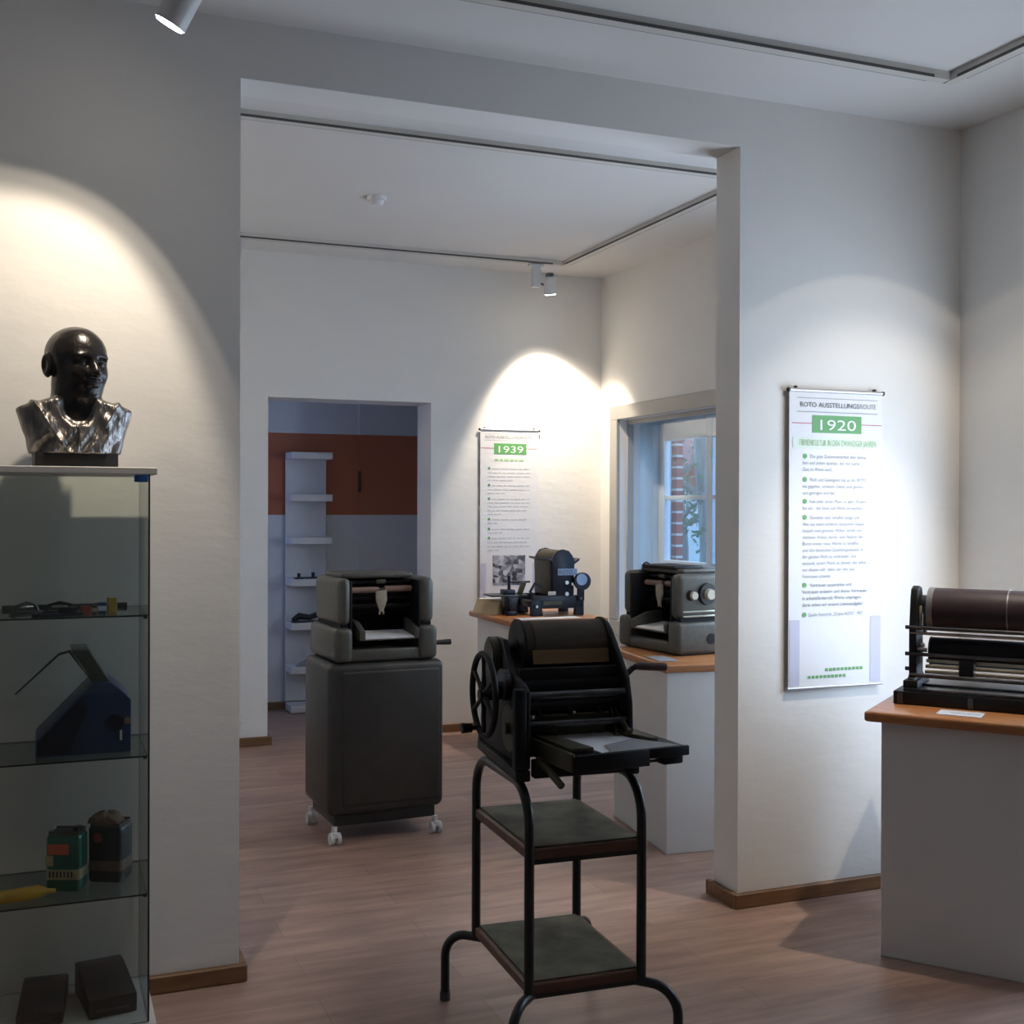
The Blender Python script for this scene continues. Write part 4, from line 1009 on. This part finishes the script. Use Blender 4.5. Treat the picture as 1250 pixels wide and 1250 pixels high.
def tin(label, x, y, w, d, h, rz, body, band_, extra):
    t = thing('ink_tin', label, 'tin', (x, y + OY, Z3), rz, 'ink tins on the lower glass shelf')
    MB().box((-w / 2, -d / 2, 0), (w / 2, d / 2, h), .012, 3).build('can', M[body], t, 50)
    MB().box((-w / 2 - .0006, -d / 2 - .0006, h * .16), (w / 2 + .0006, d / 2 + .0006, h * .46), .012, 3).build('label_band', M[band_], t, 50)
    MB().box((-w / 2 + .004, -d / 2 + .004, h), (w / 2 - .004, d / 2 - .004, h + .004), .008).build('lid', M['tinlid'], t)
    extra(t, w, d, h)
def ex1(t, w, d, h):
    MB().box((-w / 2 + .008, -d / 2 - .0014, h * .66), (w / 2 - .030, -d / 2 - .0002, h * .84), .0005).build('orange_label', M['tinorange'], t)
    MB().box((-w / 2 + .000, -d / 2 - .0012, h * .46), (-w / 2 + .022, -d / 2 - .0002, h * .64)).build('cream_label', M['tincream'], t, 0)
    mb = MB(); x = -w / 2 + .010
    for k in range(7): mb.box((x, -d / 2 - .0014, h * .26), (x + .0045, -d / 2 - .0006, h * .37)); x += .010
    mb.build('lettering', M['tindark'], t, 0)
    MB().cyl((w / 2 - .018, 0, h + .004), (w / 2 - .018, 0, h + .016), .012).build('cap', M['blackplastic'], t)
def ex2(t, w, d, h):
    MB().ball((-w / 2 + .030, -d / 2 + .0, h * .80), (.014, .002, .014), 14).build('red_label', M['redbox'], t)
tin('green ink tin with orange label on the lower glass shelf', .072, 3.385, .094, .07, .158, R(-22), 'tingreen', 'tincream', ex1)
tin('dark ink tin with brown band, right of the green tin', .188, 3.43, .098, .085, .160, R(-28), 'tindark', 'tinbrown', ex2)
rg = MB(); rnd = random.Random(2)
n_ = 40
prof_ = [(i / 7.) for i in range(8)]
ring_ = []
for i in range(8):
    a_ = prof_[i] * PI / 2
    ring_.append([rg.bm.verts.new((.176 + (.040 * math.cos(a_) + .004) * (1 + .13 * math.sin(5 * t_) + .08 * math.sin(11 * t_ + i)) * math.cos(t_),
        3.42 + OY + (.032 * math.cos(a_) + .004) * (1 + .13 * math.sin(5 * t_) + .08 * math.sin(11 * t_ + i)) * math.sin(t_),
        Z3 + .1652 + .030 * math.sin(a_) * (1 + .16 * math.sin(3 * t_ + 1)))) for t_ in [2 * PI * k / n_ for k in range(n_)]])
for i in range(7):
    for k in range(n_): rg.bm.faces.new((ring_[i][k], ring_[i][(k + 1) % n_], ring_[i + 1][(k + 1) % n_], ring_[i + 1][k]))
rg.bm.faces.new(ring_[7]); rg.bm.faces.new(ring_[0][::-1])
tag(rg.build('rag', M['rag'], None, 60), 'crumpled brown rag on top of the dark ink tin', 'rag')
tb_ = thing('ink_tube', 'yellow ink tube lying at the left edge of the lower glass shelf', 'tube', (-.02, 3.325 + OY, Z3 + .018), R(12))
b = MB(); b.tube([(-.09, 0, 0), (-.06, 0, 0), (.02, 0, 0), (.04, 0, -.002)], [.016, .0175, .0175, .008], 18); b.build('tube_body', M['yellow'], tb_, 50)
MB().cyl((.04, 0, -.002), (.062, 0, -.006), .007, .006).build('nozzle', M['yellow'], tb_); MB().cyl((.028, 0, -.0172), (.052, 0, -.0172), .0005).build('tip', M['tingreen'], tb_)
def dark_case(label, x, y, rz, w, d, h):
    t = thing('black_case', label, 'case', (x, y + OY, Z4), rz, 'black cases at the bottom of the cabinet')
    MB().prism([(-d / 2, 0), (d / 2, 0), (d / 2, h), (d / 2 - .05, h), (-d / 2, h * .62)], 0, -w / 2, w / 2, .006).build('shell', M['blackplastic'], t)
    MB().box((-w / 2 + .02, -d / 2 - .002, h * .2), (w / 2 - .02, -d / 2, h * .26)).build('seam', M['darksteel'], t, 0)
dark_case('black case at the cabinet bottom, the right one of two', .175, 3.44, R(8), .13, .22, .088)
dark_case('black case at the cabinet bottom, the left one of two', .010, 3.44, R(-5), .12, .22, .058)

# ------------------------------------------------------------------ wall shelf in the back passage
SX0, SX1 = 1.675, 1.975
ws = thing('wall_shelf', 'tall narrow white wall shelf with seven boards in the blue passage', 'shelf', ((SX0 + SX1) / 2, 8.626, 0))
MB().box((-.15, -.022, .06), (.15, 0, 1.89), .002, 1).build('back_panel', M['white'], ws, 0)
SBZ = [1.885, 1.580, 1.270, .968, .652, .335, .055]
for z in SBZ:
    MB().box((-.15, -.235, z - .05), (.15, -.022, z), .003, 1).build('board', M['white'], ws, 0)
def shelf_item(label, x, z, m, kind):
    t = thing('shelf_tool', label, 'tool', (x, 8.46, z), R(10), 'dark tools on the wall shelf')
    if kind == 0:
        MB().box((-.09, -.03, 0), (.09, .03, .012), .003).build('plate', M[m], t); MB().cyl((-.06, 0, .012), (-.06, 0, .042), .012).build('knob', M[m], t); MB().cyl((.05, 0, .012), (.05, 0, .045), .012).build('knob', M[m], t)
    elif kind == 1:
        b = MB(); b.tube([(-.10, 0, .02), (-.05, .02, .045), (.02, -.01, .035), (.1, .01, .055), (.12, .01, .02)], [.02, .026, .02, .026, .02], 10); b.build('handle', M[m], t)
        MB().box((-.11, -.03, 0), (.12, .03, .012), .003).build('plate', M[m], t)
    else:
        MB().prism([(-.08, 0), (.08, 0), (.08, .06), (.02, .05)], 1, -.03, .03, .003).build('wedge', M[m], t)
shelf_item('dark two-knob tool on the fourth board of the white wall shelf', 1.80, SBZ[3], 'blackplastic', 0)
shelf_item('dark curved tool on the fifth board of the white wall shelf', 1.80, SBZ[4], 'blackplastic', 1)
shelf_item('blue-grey wedge on the sixth board of the white wall shelf', 1.80, SBZ[5], 'greycard', 2)

# ------------------------------------------------------------------ light
def area(name, loc, rot, sx, sy, power, col, portal=False):
    l = bpy.data.lights.new(name, 'AREA'); l.cycles.is_portal = portal; l.shape = 'RECTANGLE'; l.size = sx; l.size_y = sy; l.energy = power; l.color = col
    o = bpy.data.objects.new(name, l); C.objects.link(o); o.location = loc; o.rotation_euler = rot; return o
DAY = (.56, .75, 1.)
area('daylight_right', (XR + .09, 2.89, 1.35), (0, R(90), 0), 1.4, .80, 27, (.70, .83, 1.))
area('daylight_far', (XF + .36, (WY0 + WY1) / 2, (WZ0 + WZ1) / 2), (0, R(90), 0), WZ1 - WZ0, WY1 - WY0, 1, DAY, True)
area('added_fill_side', (XF + .11, 4.575, 1.5), (0, R(90), 0), 1.2, .95, 26, (.66, .81, 1.))  # added fill lamp set in the unseen rear-room window opening
area('added_fill_passage', (.30, 8.16, 1.65), (0, R(-90), 0), 1.0, .75, 4.2, (.33, .50, 1.))  # added blue fill lamp in front of the passage's solid left wall
w = bpy.data.worlds.new('overcast_sky'); bpy.context.scene.world = w; w.use_nodes = True
nt = w.node_tree; bg = nt.nodes['Background']
tc = nt.nodes.new('ShaderNodeTexCoord'); sp = nt.nodes.new('ShaderNodeSeparateXYZ'); cr = nt.nodes.new('ShaderNodeValToRGB')
nt.links.new(tc.outputs['Generated'], sp.inputs[0]); nt.links.new(sp.outputs['Z'], cr.inputs[0])
cr.color_ramp.elements[0].color = (.35, .63, 1, 1); cr.color_ramp.elements[1].color = (.28, .56, 1, 1)
nt.links.new(cr.outputs[0], bg.inputs[0]); bg.inputs[1].default_value = 3.5

# ------------------------------------------------------------------ camera
yaw, pitch, roll, f = .382873, -.0050137, .0031772, 1431.4
fw = Vector((math.sin(yaw) * math.cos(pitch), math.cos(yaw) * math.cos(pitch), math.sin(pitch)))
r0 = Vector((math.cos(yaw), -math.sin(yaw), 0)); u0 = r0.cross(fw)
rr_ = r0 * math.cos(roll) + u0 * math.sin(roll); uu_ = -r0 * math.sin(roll) + u0 * math.cos(roll)
cam = bpy.data.cameras.new('camera'); cam.sensor_width = 36; cam.lens = f / 1250 * 36; cam.clip_start = .05; cam.clip_end = 200
co = bpy.data.objects.new('camera', cam); C.objects.link(co)
Mx = Matrix((rr_, uu_, -fw)).transposed().to_4x4(); Mx.translation = (0, 0, 1.5); co.matrix_world = Mx
sc = bpy.context.scene; sc.camera = co
sc.view_settings.view_transform = 'Standard'; sc.view_settings.look = 'None'; sc.view_settings.gamma = 1; sc.view_settings.use_curve_mapping = False
sc.view_settings.exposure = 0.0
